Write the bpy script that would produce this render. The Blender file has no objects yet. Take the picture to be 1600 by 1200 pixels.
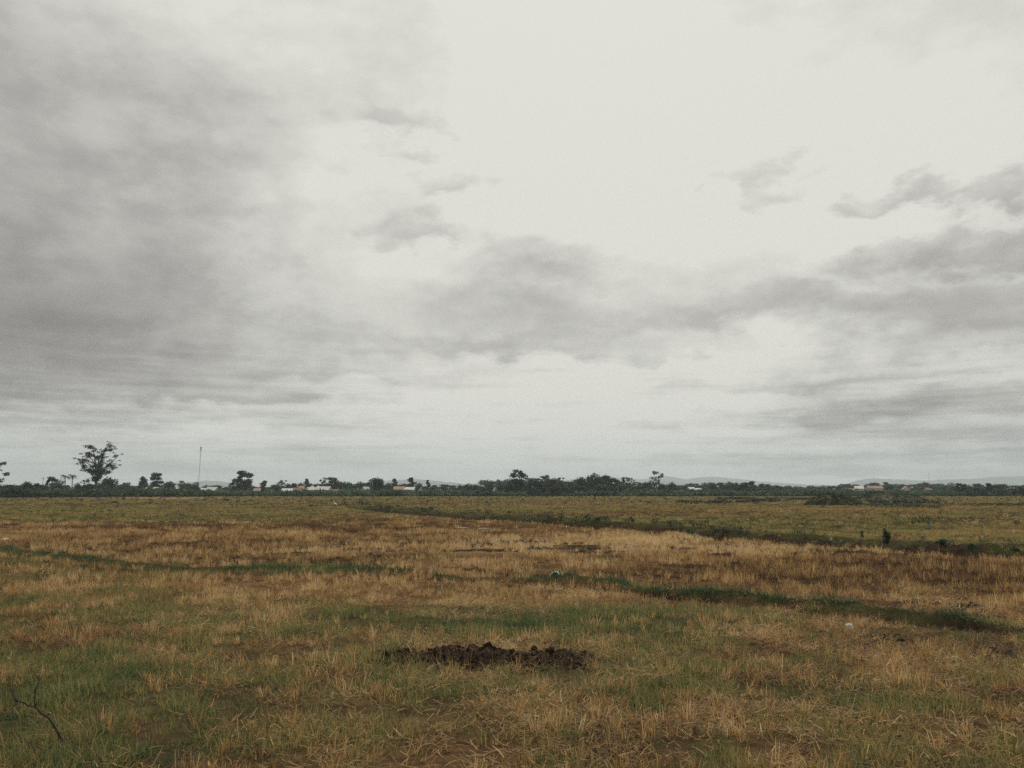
import bpy, bmesh, math, random
import numpy as np
from mathutils import Vector, Matrix

# ------------------------------------------------------------------ camera, world, sun, exposure
SC = bpy.context.scene
COL = SC.collection
F, HZ, CAMH = 1256.0, 768.0, 1.7
PITCH = math.atan((HZ - 600.0) / F)
cam_d = bpy.data.cameras.new('camera')
cam = bpy.data.objects.new('camera', cam_d)
COL.objects.link(cam)
cam.location = (0, 0, CAMH)
cam.rotation_euler = (math.pi / 2 + PITCH, 0, 0)
cam_d.sensor_width = 36.0
cam_d.lens = 36.0 * F / 1600.0
cam_d.clip_start = 0.05
cam_d.clip_end = 20000
SC.camera = cam
SC.view_settings.view_transform = 'Standard'
SC.view_settings.look = 'None'
SC.view_settings.gamma = 1.0
SC.view_settings.exposure = 0.28
SC.view_settings.use_curve_mapping = False
SC.render.engine = 'CYCLES'
cy = SC.cycles
cy.use_denoising = False
cy.max_bounces = 5
cy.diffuse_bounces = 2
cy.glossy_bounces = 2
cy.transmission_bounces = 3
cy.transparent_max_bounces = 6
cy.volume_bounces = 2
cy.sample_clamp_indirect = 6.0
SC.render.filter_size = 1.1

SUN_AZ, SUN_EL = math.radians(9), math.radians(54)
sun_d = bpy.data.lights.new('sun', 'SUN')
sun_d.energy = 1.5
sun_d.angle = math.radians(22)
sun_d.color = (1.0, 0.95, 0.87)
sun = bpy.data.objects.new('sun', sun_d)
COL.objects.link(sun)
sdir = Vector((math.sin(SUN_AZ) * math.cos(SUN_EL), math.cos(SUN_AZ) * math.cos(SUN_EL), math.sin(SUN_EL)))
sun.rotation_euler = (-sdir).to_track_quat('-Z', 'Y').to_euler()
sun.location = (0, 0, 60)


def ray(px, py):
    cx, c2 = (px - 800) / F, (600 - py) / F
    return np.array([cx, math.cos(PITCH) - c2 * math.sin(PITCH), math.sin(PITCH) + c2 * math.cos(PITCH)])


def gnd(px, py):
    r = ray(px, py)
    t = -CAMH / r[2]
    return Vector((r[0] * t, r[1] * t, 0.0))


def at(px, py, d):
    """point seen at that pixel at forward distance d"""
    r = ray(px, py)
    t = d / r[1]
    return Vector((r[0] * t, d, CAMH + r[2] * t))


class NT:
    """short-hand for building node trees"""
    def __init__(s, tree):
        s.t = tree
        tree.nodes.clear()

    def n(s, kind, **kw):
        nd = s.t.nodes.new(kind)
        for k, v in kw.items():
            setattr(nd, k, v)
        return nd

    def put(s, sock, v):
        if isinstance(v, bpy.types.NodeSocket):
            s.t.links.new(v, sock)
        elif v is not None:
            sock.default_value = v

    def m(s, op, a, b=None, c=None, clamp=False):
        nd = s.n('ShaderNodeMath', operation=op, use_clamp=clamp)
        s.put(nd.inputs[0], a)
        s.put(nd.inputs[1], b)
        s.put(nd.inputs[2], c)
        return nd.outputs[0]

    def vm(s, op, a, b=None, out=0):
        nd = s.n('ShaderNodeVectorMath', operation=op)
        s.put(nd.inputs[0], a)
        s.put(nd.inputs[1], b)
        return nd.outputs[out]

    def noise(s, vec, scale, detail=4.0, rough=0.55, out='Fac', dist=0.0):
        nd = s.n('ShaderNodeTexNoise')
        s.put(nd.inputs['Vector'], vec)
        nd.inputs['Scale'].default_value = scale
        nd.inputs['Detail'].default_value = detail
        nd.inputs['Roughness'].default_value = rough
        nd.inputs['Distortion'].default_value = dist
        return nd.outputs[out]

    def mix(s, fac, a, b, mode='MIX'):
        nd = s.n('ShaderNodeMix', data_type='RGBA', blend_type=mode)
        s.put(nd.inputs[0], fac)
        s.put(nd.inputs[6], a)
        s.put(nd.inputs[7], b)
        return nd.outputs[2]

    def ramp(s, fac, stops):
        nd = s.n('ShaderNodeValToRGB')
        s.put(nd.inputs[0], fac)
        e = nd.color_ramp.elements
        while len(e) < len(stops):
            e.new(0.5)
        for el, (p, c) in zip(e, stops):
            el.position = p
            el.color = (c[0], c[1], c[2], 1.0) if not isinstance(c, float) else (c, c, c, 1)
        return nd.outputs[0]

    def mr(s, v, a, b, c=0.0, d=1.0, smooth=True):
        nd = s.n('ShaderNodeMapRange', interpolation_type='SMOOTHSTEP' if smooth else 'LINEAR')
        s.put(nd.inputs[0], v)
        for i, q in zip((1, 2, 3, 4), (a, b, c, d)):
            s.put(nd.inputs[i], q)
        return nd.outputs[0]


def make_world():
    w = bpy.data.worlds.new('World')
    SC.world = w
    w.use_nodes = True
    N = NT(w.node_tree)
    tc = N.n('ShaderNodeTexCoord').outputs['Generated']
    d = N.vm('NORMALIZE', tc)
    sep = N.n('ShaderNodeSeparateXYZ')
    N.put(sep.inputs[0], d)
    X, Y, Z = sep.outputs
    az = N.m('ARCTAN2', X, Y)
    el = N.m('ARCSINE', Z)
    cmb = N.n('ShaderNodeCombineXYZ')
    N.put(cmb.inputs[0], N.m('MULTIPLY', X, 6.0))
    N.put(cmb.inputs[1], N.m('MULTIPLY', Y, 6.0))
    N.put(cmb.inputs[2], N.m('MULTIPLY', Z, 11.0))
    P = cmb.outputs[0]
    # two scales of drifting air shape every cloud's edge
    w1 = N.vm('SUBTRACT', N.noise(P, 0.9, 3, 0.5, 'Color'), (0.5, 0.5, 0.5))
    w2 = N.vm('SUBTRACT', N.noise(P, 3.2, 6, 0.58, 'Color'), (0.5, 0.5, 0.5))
    s1, s2 = N.n('ShaderNodeSeparateXYZ'), N.n('ShaderNodeSeparateXYZ')
    N.put(s1.inputs[0], w1)
    N.put(s2.inputs[0], w2)
    flat = N.mr(el, 0.0, 0.16, 0.30, 1.0)
    azw = N.m('ADD', az, N.m('ADD', N.m('MULTIPLY', s1.outputs[0], 0.22), N.m('MULTIPLY', s2.outputs[0], 0.15)))
    elw = N.m('ADD', el, N.m('MULTIPLY', flat, N.m('ADD', N.m('MULTIPLY', s1.outputs[1], 0.075), N.m('MULTIPLY', s2.outputs[1], 0.074))))

    def blob(px, py, rx, ry, amt, edge=0.35, base=True):
        r = ray(px, py)
        r = r / np.linalg.norm(r)
        a0, e0 = math.atan2(r[0], r[1]), math.asin(r[2])
        k = 1.0 / F * (math.cos(math.atan2(px - 800, F)) ** 1.3)
        u = N.m('MULTIPLY_ADD', azw, 1 / (rx * k), -a0 / (rx * k))
        v = N.m('MULTIPLY_ADD', elw, 1 / (ry * k), -e0 / (ry * k))
        q = N.m('ADD', N.m('MULTIPLY', u, u), N.m('MULTIPLY', v, v))
        o = N.mr(N.m('SQRT', q), 1.0 + edge, 1.0 - edge, 0.0, amt)
        return N.m('MULTIPLY', o, N.mr(v, -0.6, 1.0, 1.12, 0.62)) if base else o

    def stack(lst, base=True):
        acc = None
        for b in lst:
            o = blob(*b, base=base)
            inv = N.m('SUBTRACT', 1.0, o)
            acc = inv if acc is None else N.m('MULTIPLY', acc, inv)
        return N.m('SUBTRACT', 1.0, acc)
    dark = stack([
        (-60, 260, 540, 320, 0.300, 0.30), (180, 340, 380, 120, 0.140, 0.60), (-80, 490, 620, 120, 0.266, 0.63), (-160, 420, 380, 320, 0.311, 0.75),
        (130, 40, 460, 130, 0.118, 0.69), (330, 215, 170, 70, 0.104, 0.57), (240, 110, 260, 60, 0.089, 0.69),
        (520, 480, 462, 72, 0.186, 0.57), (830, 408, 118.8, 30, 0.269, 0.45), (880, 540, 220, 24, 0.319, 0.45), (640, 520, 363, 34, 0.150, 0.69),
        (680, 460, 220, 34, 0.124, 0.57), (540, 582, 165, 13, 0.150, 0.57), (150, 602, 330, 26, 0.192, 0.57), (300, 560, 500, 60, 0.133, 0.69),
        (640, 193, 95, 17, 0.250, 0.60), (625, 240, 52, 11, 0.200, 0.60), (705, 292, 88, 17, 0.260, 0.60), (650, 360, 72, 20, 0.280, 0.55),
        (1178, 272, 52, 20, 0.344, 0.63), (1212, 302, 54, 14, 0.292, 0.63),
        (1425, 303, 96, 16, 0.344, 0.57), (1575, 298, 60, 24, 0.327, 0.57), (1530, 382, 215, 36, 0.447, 0.32),
        (1400, 474, 380, 50, 0.344, 0.37), (1180, 470, 300, 40, 0.227, 0.57), (1560, 515, 260, 42, 0.303, 0.48), (1040, 405, 209, 26, 0.152, 0.69), (980, 450, 264, 30, 0.112, 0.69),
        (1480, 632, 340, 34, 0.308, 0.69), (1250, 650, 300, 13, 0.200, 0.69), (1560, 695, 330, 30, 0.272, 0.69), (700, 660, 60, 5, 0.148, 0.69), (830, 593, 66, 5, 0.124, 0.69),
        (1270, 476, 430, 34, 0.16, 0.65), (1120, 430, 260, 16, 0.12, 0.7), (1330, 520, 330, 22, 0.14, 0.65), (250, 655, 420, 9, 0.100, 0.70), (420, 625, 260, 8, 0.120, 0.70), (900, 690, 260, 7, 0.100, 0.70), (1150, 600, 300, 10, 0.140, 0.70), (1420, 580, 260, 14, 0.160, 0.70), (1350, 718, 420, 8, 0.240, 0.70), (1520, 735, 260, 8, 0.288, 0.70), (100, 720, 300, 6, 0.120, 0.70)])
    bright = stack([(1000, 300, 660, 330, 0.22, 0.85), (1120, 535, 260, 26, 0.22, 0.6), (900, 660, 330, 60, 0.16, 0.8),
                    (1420, 755, 150, 7, 0.35, 0.6), (1060, 746, 60, 11, 0.35, 0.5), (1250, 750, 70, 5, 0.35, 0.6), (1500, 718, 170, 9, 0.25, 0.6), (1250, 700, 330, 5, 0.14, 0.7), (700, 690, 300, 5, 0.10, 0.7), (250, 675, 160, 4, 0.12, 0.7)], False)
    # the cloud deck everywhere else: broad noise, and thin streaks low down
    deck = N.noise(P, 0.55, 5, 0.55)
    deck = N.mr(deck, 0.35, 0.75, 0.03, 0.26)
    fine = N.mr(N.noise(P, 2.4, 7, 0.6), 0.32, 0.72, -0.06, 0.09)
    cs = N.n('ShaderNodeCombineXYZ')
    N.put(cs.inputs[0], N.m('MULTIPLY', az, 5.0))
    N.put(cs.inputs[1], N.m('MULTIPLY', el, 60.0))
    streak = N.mr(N.noise(cs.outputs[0], 1.2, 5, 0.6), 0.35, 0.7, -0.16, 0.22)
    low = N.mr(el, 0.24, 0.02)
    D = N.m('ADD', dark, N.m('ADD', deck, N.m('ADD', fine, N.m('MULTIPLY', streak, low))))
    D = N.m('ADD', D, N.m('MULTIPLY', low, 0.08))
    D = N.m('SUBTRACT', D, bright, clamp=True)
    ccol = N.ramp(D, [(0.0, (0.612, 0.602, 0.548)), (0.25, (0.492, 0.487, 0.445)), (0.5, (0.345, 0.331, 0.307)), (0.75, (0.228, 0.211, 0.199)), (1.0, (0.142, 0.129, 0.124))])
    # bluish air towards the horizon
    blue = N.mr(el, 0.12, 0.0, 0.0, 0.4)
    ccol = N.mix(blue, ccol, N.mix(1.0, ccol, (0.87, 0.975, 1.07, 1), 'MULTIPLY'))
    sky = N.n('ShaderNodeTexSky', sky_type='NISHITA')
    sky.sun_disc = False
    sky.sun_elevation = SUN_EL
    sky.sun_rotation = SUN_AZ
    sky.air_density = 1.5
    sky.dust_density = 4.0
    col = N.mix(0.02, N.mix(1.0, ccol, (10, 10, 10, 1), 'MULTIPLY'), sky.outputs[0])
    bg = N.n('ShaderNodeBackground')
    N.put(bg.inputs[0], col)
    bg.inputs[1].default_value = 0.1
    out = N.n('ShaderNodeOutputWorld')
    N.put(out.inputs[0], bg.outputs[0])
    w.cycles.sampling_method = 'NONE'


make_world()

# ------------------------------------------------------------------ helpers
R = random.Random(7)
RNG = np.random.default_rng(11)


def tag(o, label=None, cat=None, group=None, kind=None):
    if label:
        o['label'] = label
    if cat:
        o['category'] = cat
    if group:
        o['group'] = group
    if kind:
        o['kind'] = kind
    return o


def empty(name, loc=(0, 0, 0), rz=0.0):
    o = bpy.data.objects.new(name, None)
    COL.objects.link(o)
    o.location = loc
    o.rotation_euler = (0, 0, rz)
    o.empty_display_size = 0.2
    return o


def link(name, me, parent=None, mat=None):
    o = bpy.data.objects.new(name, me)
    COL.objects.link(o)
    if parent is not None:
        o.parent = parent
    if mat is not None and me is not None:
        if len(me.materials) == 0:
            me.materials.append(mat)
        elif me.materials[0] != mat:
            o.material_slots[0].link = 'OBJECT'
            o.material_slots[0].material = mat
    return o


def mesh_of(name, V, Fc, smooth=False):
    me = bpy.data.meshes.new(name)
    me.from_pydata([tuple(v) for v in V], [], [tuple(f) for f in Fc])
    if smooth:
        me.polygons.foreach_set('use_smooth', [True] * len(me.polygons))
    me.update()
    return me


class MB:
    def __init__(s):
        s.V, s.F = [], []

    def add(s, V, Fc):
        b = len(s.V)
        s.V += [Vector(v) for v in V]
        s.F += [tuple(i + b for i in f) for f in Fc]

    def box(s, c, sz, rz=0.0):
        x, y, z = (q / 2 for q in sz)
        V = [Vector((sx * x, sy * y, sz_ * z)) for sz_ in (-1, 1) for sy in (-1, 1) for sx in (-1, 1)]
        M = Matrix.Rotation(rz, 3, 'Z')
        s.add([M @ v + Vector(c) for v in V], [(0, 2, 3, 1), (4, 5, 7, 6), (0, 1, 5, 4), (2, 6, 7, 3), (0, 4, 6, 2), (1, 3, 7, 5)])

    def tube(s, pts, rad, n=6):
        pts = [Vector(p) for p in pts]
        if not hasattr(rad, '__len__'):
            rad = [rad] * len(pts)
        rings = []
        b = len(s.V)
        for i, p in enumerate(pts):
            t = (pts[min(i + 1, len(pts) - 1)] - pts[max(i - 1, 0)])
            if t.length < 1e-9:
                t = Vector((0, 0, 1))
            t.normalize()
            u = t.cross(Vector((0.31, 0.87, 0.11)))
            if u.length < 1e-3:
                u = t.cross(Vector((1, 0, 0)))
            u.normalize()
            v = t.cross(u)
            for k in range(n):
                a = 2 * math.pi * k / n
                s.V.append(p + (u * math.cos(a) + v * math.sin(a)) * rad[i])
        for i in range(len(pts) - 1):
            for k in range(n):
                a, c = b + i * n + k, b + i * n + (k + 1) % n
                s.F.append((a, c, c + n, a + n))
        s.F.append(tuple(b + k for k in range(n))[::-1])
        e = b + (len(pts) - 1) * n
        s.F.append(tuple(e + k for k in range(n)))

    def mesh(s, name, smooth=False):
        return mesh_of(name, s.V, s.F, smooth)

    def build(s, name, mat, parent=None, smooth=False):
        return link(name, s.mesh(name, smooth), parent, mat)


def hash2(ix, iy, seed):
    h = (ix.astype(np.int64) * 374761393 + iy.astype(np.int64) * 668265263 + seed * 1442695041) & 0xFFFFFFFF
    h = ((h ^ (h >> 13)) * 1274126177) & 0xFFFFFFFF
    return ((h ^ (h >> 16)) & 0xFFFF) / 65535.0


def vnoise(x, y, seed=0):
    ix, iy = np.floor(x), np.floor(y)
    fx, fy = x - ix, y - iy
    fx, fy = fx * fx * (3 - 2 * fx), fy * fy * (3 - 2 * fy)
    a, b = hash2(ix, iy, seed), hash2(ix + 1, iy, seed)
    c, d = hash2(ix, iy + 1, seed), hash2(ix + 1, iy + 1, seed)
    return (a * (1 - fx) + b * fx) * (1 - fy) + (c * (1 - fx) + d * fx) * fy


def fbm(x, y, sc, seed=0, oc=4):
    v, a, tot = 0, 0.5, 0
    x, y = np.asarray(x, float) / sc, np.asarray(y, float) / sc
    for i in range(oc):
        v = v + a * vnoise(x + 17.3 * i, y - 9.1 * i, seed + i)
        tot += a
        a *= 0.55
        x, y = x * 2.03, y * 2.03
    return v / tot


def sstep(v, a, b):
    t = np.clip((v - a) / (b - a), 0, 1)
    return t * t * (3 - 2 * t)


# ------------------------------------------------------------------ materials
def new_mat(name):
    m = bpy.data.materials.new(name)
    m.use_nodes = True
    return m, NT(m.node_tree)


def finish(N, sh, disp=None):
    o = N.n('ShaderNodeOutputMaterial')
    N.put(o.inputs[0], sh)
    return o


def bsdf(N, col, rough=0.8, spec=0.25, normal=None):
    b = N.n('ShaderNodeBsdfPrincipled')
    N.put(b.inputs['Base Color'], col)
    N.put(b.inputs['Roughness'], rough)
    b.inputs['Specular IOR Level'].default_value = spec
    if normal is not None:
        N.put(b.inputs['Normal'], normal)
    return b.outputs[0]


def bump(N, h, strength=0.5, dist=0.02):
    b = N.n('ShaderNodeBump')
    b.inputs['Strength'].default_value = strength
    b.inputs['Distance'].default_value = dist
    N.put(b.inputs['Height'], h)
    return b.outputs[0]


def simple(name, col, rough=0.75, var=0.25, scale=6.0, spec=0.25, bmp=0.0):
    m, N = new_mat(name)
    tc = N.n('ShaderNodeTexCoord').outputs['Object']
    nz = N.noise(tc, scale, 5, 0.6)
    lo = tuple(c * (1 - var) for c in col) + (1,)
    hi = tuple(min(1, c * (1 + var)) for c in col) + (1,)
    c = N.mix(N.mr(nz, 0.3, 0.7), lo, hi)
    finish(N, bsdf(N, c, rough, spec, bump(N, nz, bmp) if bmp else None))
    return m


def leaf_mat(name, lo, hi, trans=0.35):
    m, N = new_mat(name)
    rnd = N.n('ShaderNodeNewGeometry').outputs['Random Per Island']
    obr = N.n('ShaderNodeObjectInfo').outputs['Random']
    f = N.m('ADD', N.m('MULTIPLY', rnd, 0.65), N.m('MULTIPLY', obr, 0.35))
    c = N.mix(f, lo + (1,), hi + (1,))
    a = bsdf(N, c, 0.65, 0.2)
    t = N.n('ShaderNodeBsdfTranslucent')
    N.put(t.inputs[0], c)
    mx = N.n('ShaderNodeMixShader')
    mx.inputs[0].default_value = trans
    N.put(mx.inputs[1], a)
    N.put(mx.inputs[2], t.outputs[0])
    finish(N, mx.outputs[0])
    return m


def blade_mat(name, stops, trans=0.42, spread=0.30):
    """colour runs along 'tone', an attribute of each tuft, with a spread between blades"""
    m, N = new_mat(name)
    at_ = N.n('ShaderNodeAttribute', attribute_type='INSTANCER', attribute_name='tone')
    rnd = N.n('ShaderNodeNewGeometry').outputs['Random Per Island']
    f = N.m('ADD', at_.outputs['Fac'], N.m('MULTIPLY', N.m('SUBTRACT', rnd, 0.5), spread * 2), clamp=True)
    c = N.ramp(f, stops)
    a = bsdf(N, c, 0.6, 0.2)
    t = N.n('ShaderNodeBsdfTranslucent')
    N.put(t.inputs[0], c)
    mx = N.n('ShaderNodeMixShader')
    mx.inputs[0].default_value = trans
    N.put(mx.inputs[1], a)
    N.put(mx.inputs[2], t.outputs[0])
    finish(N, mx.outputs[0])
    return m


M = {}
M['straw'] = blade_mat('dry_straw', spread=0.36, stops=[(0.0, (0.100, 0.054, 0.032)), (0.25, (0.225, 0.125, 0.062)), (0.5, (0.40, 0.252, 0.104)), (0.8, (0.59, 0.375, 0.152)), (1.0, (0.72, 0.55, 0.31))])
M['grass'] = blade_mat('green_grass', [(0.0, (0.034, 0.078, 0.044)), (0.35, (0.085, 0.140, 0.060)), (0.7, (0.215, 0.215, 0.075)), (1.0, (0.40, 0.30, 0.115))], 0.45, 0.36)
M['weed'] = blade_mat('dark_weed', [(0.0, (0.010, 0.024, 0.014)), (0.5, (0.024, 0.048, 0.025)), (1.0, (0.06, 0.085, 0.036))], 0.3)
M['leaf_dark'] = leaf_mat('leaf_dark', (0.014, 0.034, 0.021), (0.040, 0.075, 0.038))
M['leaf_mid'] = leaf_mat('leaf_mid', (0.028, 0.062, 0.035), (0.065, 0.110, 0.052))
M['leaf_olive'] = leaf_mat('leaf_olive', (0.042, 0.055, 0.026), (0.085, 0.095, 0.045))
M['leaf_pale'] = leaf_mat('leaf_pale', (0.055, 0.085, 0.045), (0.11, 0.14, 0.075))
M['leaf_brown'] = leaf_mat('leaf_brown', (0.035, 0.026, 0.02), (0.07, 0.05, 0.035))
M['bark'] = simple('bark', (0.075, 0.062, 0.05), 0.9, 0.4, 5)
M['bark_pale'] = simple('bark_pale', (0.26, 0.25, 0.21), 0.9, 0.3, 5)
M['twig'] = simple('dead_wood', (0.040, 0.033, 0.027), 0.85, 0.4, 40)
M['soil'] = simple('turned_soil', (0.034, 0.0235, 0.0165), 1.0, 0.6, 26, 0.03, 0.6)
M['wall_white'] = simple('white_wall', (0.46, 0.43, 0.39), 0.85, 0.12, 0.8)
M['wall_grey'] = simple('grey_wall', (0.36, 0.34, 0.31), 0.9, 0.2, 0.8)
M['roof_orange'] = simple('orange_roof', (0.30, 0.17, 0.12), 0.7, 0.25, 1.2)
M['roof_grey'] = simple('grey_metal_roof', (0.42, 0.42, 0.40), 0.5, 0.15, 1.2)
M['roof_white'] = simple('pale_metal_roof', (0.48, 0.48, 0.46), 0.6, 0.15, 1.2)
M['roof_brown'] = simple('brown_roof', (0.17, 0.10, 0.07), 0.8, 0.3, 1.2)
M['glass'] = simple('window_glass', (0.03, 0.035, 0.04), 0.15, 0.2, 2, 0.5)
M['door'] = simple('door_paint', (0.12, 0.085, 0.06), 0.6, 0.2, 2)
M['steel'] = simple('dull_steel', (0.11, 0.11, 0.11), 0.55, 0.2, 3)
M['pole'] = simple('pole_wood', (0.11, 0.095, 0.08), 0.9, 0.3, 3)
M['white'] = simple('white_plastic', (0.72, 0.71, 0.66), 0.55, 0.08, 8)
M['stone'] = simple('pale_stone', (0.52, 0.49, 0.43), 0.9, 0.3, 3, 0.2, 0.3)
M['plastic_blue'] = simple('pale_blue_plastic', (0.50, 0.56, 0.60), 0.5, 0.1, 10)
M['plastic_dark'] = simple('dark_plastic', (0.035, 0.034, 0.034), 0.6, 0.3, 10)
M['feather'] = simple('white_feather', (0.75, 0.73, 0.66), 0.8, 0.06, 10)
M['beak'] = simple('yellow_beak', (0.4, 0.28, 0.06), 0.6, 0.1, 10)


# ------------------------------------------------------------------ how the fields lie (a fixed map of the ground)
def lay(pts, px):
    p = np.array(pts, float)
    return np.interp(px, p[:, 0], p[:, 1])


BUND = [(-900, 800), (-200, 848), (0, 859), (120, 872), (240, 884), (330, 889), (420, 885), (500, 885), (560, 889), (640, 897), (720, 902), (860, 907), (950, 916),
        (1050, 926), (1250, 947), (1450, 967), (1600, 982), (1900, 1012), (2600, 1080)]
DITCH = [(480, 787), (560, 793), (620, 799), (700, 805), (780, 809), (860, 815), (960, 823), (1050, 829), (1150, 838), (1250, 846), (1380, 853),
         (1500, 859), (1600, 864), (1900, 882), (2600, 920)]
TURN = [(-900, 806), (0, 815), (220, 818), (420, 812), (560, 808), (690, 806), (780, 809), (2600, 920)]
LINES = [[(1180, 784), (1250, 781), (1340, 779)], [(1360, 787), (1480, 788), (1600, 791), (1700, 793)], [(1395, 818), (1480, 816), (1560, 813)],
         [(1060, 786), (1120, 787), (1190, 785)], [(1120, 780), (1180, 780)], [(1340, 792), (1470, 793)]]


def to_px(x, y):
    """map a ground point to the field map's coordinates"""
    y = np.maximum(y, 2.2)
    c, s = math.cos(PITCH), math.sin(PITCH)
    f = y * c + (-CAMH) * s
    u = -y * s + (-CAMH) * c
    return 800 + F * x / f, 600 - F * u / f


def bell(px, py, cx, c2, rx, ry):
    return np.exp(-(((px - cx) / rx) ** 2 + ((py - c2) / ry) ** 2))


def fields(x, y):
    px, py = to_px(x, y)
    n1 = fbm(x, y, 2.2, 3)
    n2 = fbm(x, y, 0.7, 9)
    n3 = fbm(x, y, 9.0, 21)
    n4 = fbm(x * 0.35, y, 3.0, 33)
    c1 = fbm(x * 0.6, y * 0.8, 0.30 + 0.008 * np.clip(y, 0, 120), 51, 3)
    c2 = fbm(x * 0.6, y * 0.8, 0.26 + 0.008 * np.clip(y, 0, 120), 57, 3)
    wob = (fbm(x, y, 1.3, 40) - 0.5)
    per = (py - HZ) * 0.08
    bd = (py - lay(BUND, px)) + wob * per * 1.6          # >0 this side of the bund
    dd = (py - lay(DITCH, px)) + wob * per * 1.2
    tn = (py - lay(TURN, px)) + wob * per * 3
    dw = sstep(px, 500, 600)
    near = sstep(bd, -0.5, 1.5)
    far = 1 - sstep(tn, -2.5, 2.5)
    mid = (1 - near) * (1 - far)
    wbund = bell(px, py, px, lay(BUND, px) + 1 + wob * per * 1.5, 1, 1.6 + (py - HZ) * 0.010) * (0.58 + 0.42 * sstep(px, 450, 800)) * (0.6 + 0.5 * sstep(fbm(x, y, 1.6, 83), 0.32, 0.55))
    ditch = dw * bell(px, py, px, lay(DITCH, px) + wob * per, 1, 1.2 + (py - HZ) * 0.042)
    bank = dw * bell(px, py, px, lay(DITCH, px) - 2 - (py - HZ) * 0.05 + wob * per, 1, 1.0 + (py - HZ) * 0.026) * (0.4 + 0.7 * sstep(fbm(x, y, 2.0, 84), 0.35, 0.55))
    scarp_shade = bell(px, py, px, lay(BUND, px) + 4 + (py - HZ) * 0.02, 1, 1.2 + (py - HZ) * 0.006) * (0.35 + 0.6 * sstep(px, 700, 1050))  # bare soil step beside the bund, doubling as its painted dark shadow line
    scarp_shade = np.maximum(scarp_shade, bell(px, py, px, lay(BUND, px) - 8 - (py - HZ) * 0.02, 1, 5.0) * sstep(n2, 0.42, 0.62) * sstep(np.abs(px - 430), 60, 160))
    g = near * (0.36 + 1.1 * (n1 - 0.5) + 0.5 * (n3 - 0.5) + 0.55 * bell(px, py, 830, 962, 230, 26) + 0.3 * bell(px, py, 850, 1075, 260, 30)
                - 0.35 * bell(px, py, 430, 925, 420, 22) - 0.3 * bell(px, py, 500, 1020, 140, 50) - 0.2 * bell(px, py, 1200, 935, 300, 16)
                + 0.25 * bell(px, py, 260, 960, 320, 40) + 0.15 * bell(px, py, 150, 1060, 220, 40) + 0.35 * bell(px, py, 1330, 1095, 120, 22))
    g = g + mid * (0.06 + 0.6 * (n1 - 0.5) + 0.35 * bell(px, py, 620, 870, 160, 6) + 0.3 * bell(px, py, 480, 815, 300, 7))
    g = g + far * (0.62 + 0.5 * (n3 - 0.5) + 0.5 * (n4 - 0.5) - 0.4 * bell(px, py, 1060, 802, 330, 4) - 0.35 * bell(px, py, 1000, 788, 420, 2.4)
                   - 0.7 * bell(px, py, 262, 778.5, 80, 1.6) - 0.3 * bell(px, py, 1300, 796, 300, 3) - 0.2 * bell(px, py, 1560, 820, 90, 8))
    g = np.clip(g + 0.9 * wbund + 0.8 * bank, 0, 1)
    t = near * (0.42 + 0.6 * (n2 - 0.5) + 0.15 * bell(px, py, 450, 930, 400, 30) + 0.1 * bell(px, py, 500, 1020, 160, 50))
    t = t + mid * (0.46 + 0.95 * (n1 - 0.5) + 0.9 * (n4 - 0.5) + 0.34 * bell(px, py, 740, 878, 210, 20) + 0.28 * bell(px, py, 980, 850, 240, 18) - 0.20 * bell(px, py, 330, 850, 330, 22)
                   - 0.26 * bell(px, py, 1400, 890, 300, 42) + 0.12 * bell(px, py, 930, 890, 160, 14))
    t = t + far * (0.46 + 0.6 * (n4 - 0.5) + 0.35 * bell(px, py, 262, 778.5, 80, 1.8) - 0.2 * bell(px, py, 1060, 803, 330, 4))
    t = np.clip(t, 0, 1)
    weed = np.zeros_like(px)
    for L in LINES:
        inside = sstep(px, L[0][0] - 6, L[0][0] + 6) * (1 - sstep(px, L[-1][0] - 6, L[-1][0] + 6))
        weed = np.maximum(weed, inside * bell(px, py, px, lay(L, px), 1, 0.9) * sstep(fbm(x, y, 6, 71), 0.3, 0.5))
    mud = np.clip(ditch * 1.1 + scarp_shade + near * (sstep(n2, 0.66, 0.78) * 0.6 + 0.25 * sstep(c2, 0.52, 0.66)) + mid * (sstep(n2, 0.55, 0.72) * 0.6 + sstep(n4, 0.53, 0.68) * 0.5 + 0.3 * sstep(c2, 0.5, 0.62)), 0, 1)  # mud, with the bund's shadow line coloured in as dark soil
    for h in HEAPS:
        mud = np.maximum(mud, bell(px, py, h[0], h[1] + 4, h[2] * 0.62, h[3] * 0.9) ** 0.6 * sstep(c1, 0.36, 0.52))
    water = np.maximum(bell(px, py, 722, 824.3, 12, 0.9), bell(px, py, 756, 825.3, 14, 0.9))
    return dict(px=px, py=py, near=near, mid=mid, far=far, g=g, t=t, mud=mud, bund=wbund, ditch=ditch, bank=bank, weed=weed, scarp_shade=scarp_shade, c1=c1, c2=c2, n1=n1, n2=n2, n3=n3, water=water)


# turned-earth heaps: map position, half-length px, depth px, height m
HEAPS = [(744, 1032, 204, 21, 0.155), (1380, 996, 44, 9, 0.065), (1572, 1020, 62, 13, 0.11), (1503, 948, 34, 8, 0.085), (1195, 1004, 46, 7, 0.035), (712, 986, 34, 5, 0.035),
         (1285, 945, 0, 0, 0)][:6]


def height(x, y, f=None):
    f = f or fields(x, y)
    fade = 1 - sstep(y, 60, 200)
    z = (f['n1'] - 0.5) * 0.10 + (f['n2'] - 0.5) * 0.05 * fade
    z = z + 0.13 * np.clip(f['bund'], 0, 1) - 0.11 * f['scarp_shade'] * f['near'] - 0.48 * f['ditch'] + 0.16 * f['bank'] + 0.12 * f['weed']
    z = z - 0.02 * f['mud']
    z = np.where(f['water'] > 0.25, -0.03, z)
    return z


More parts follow.
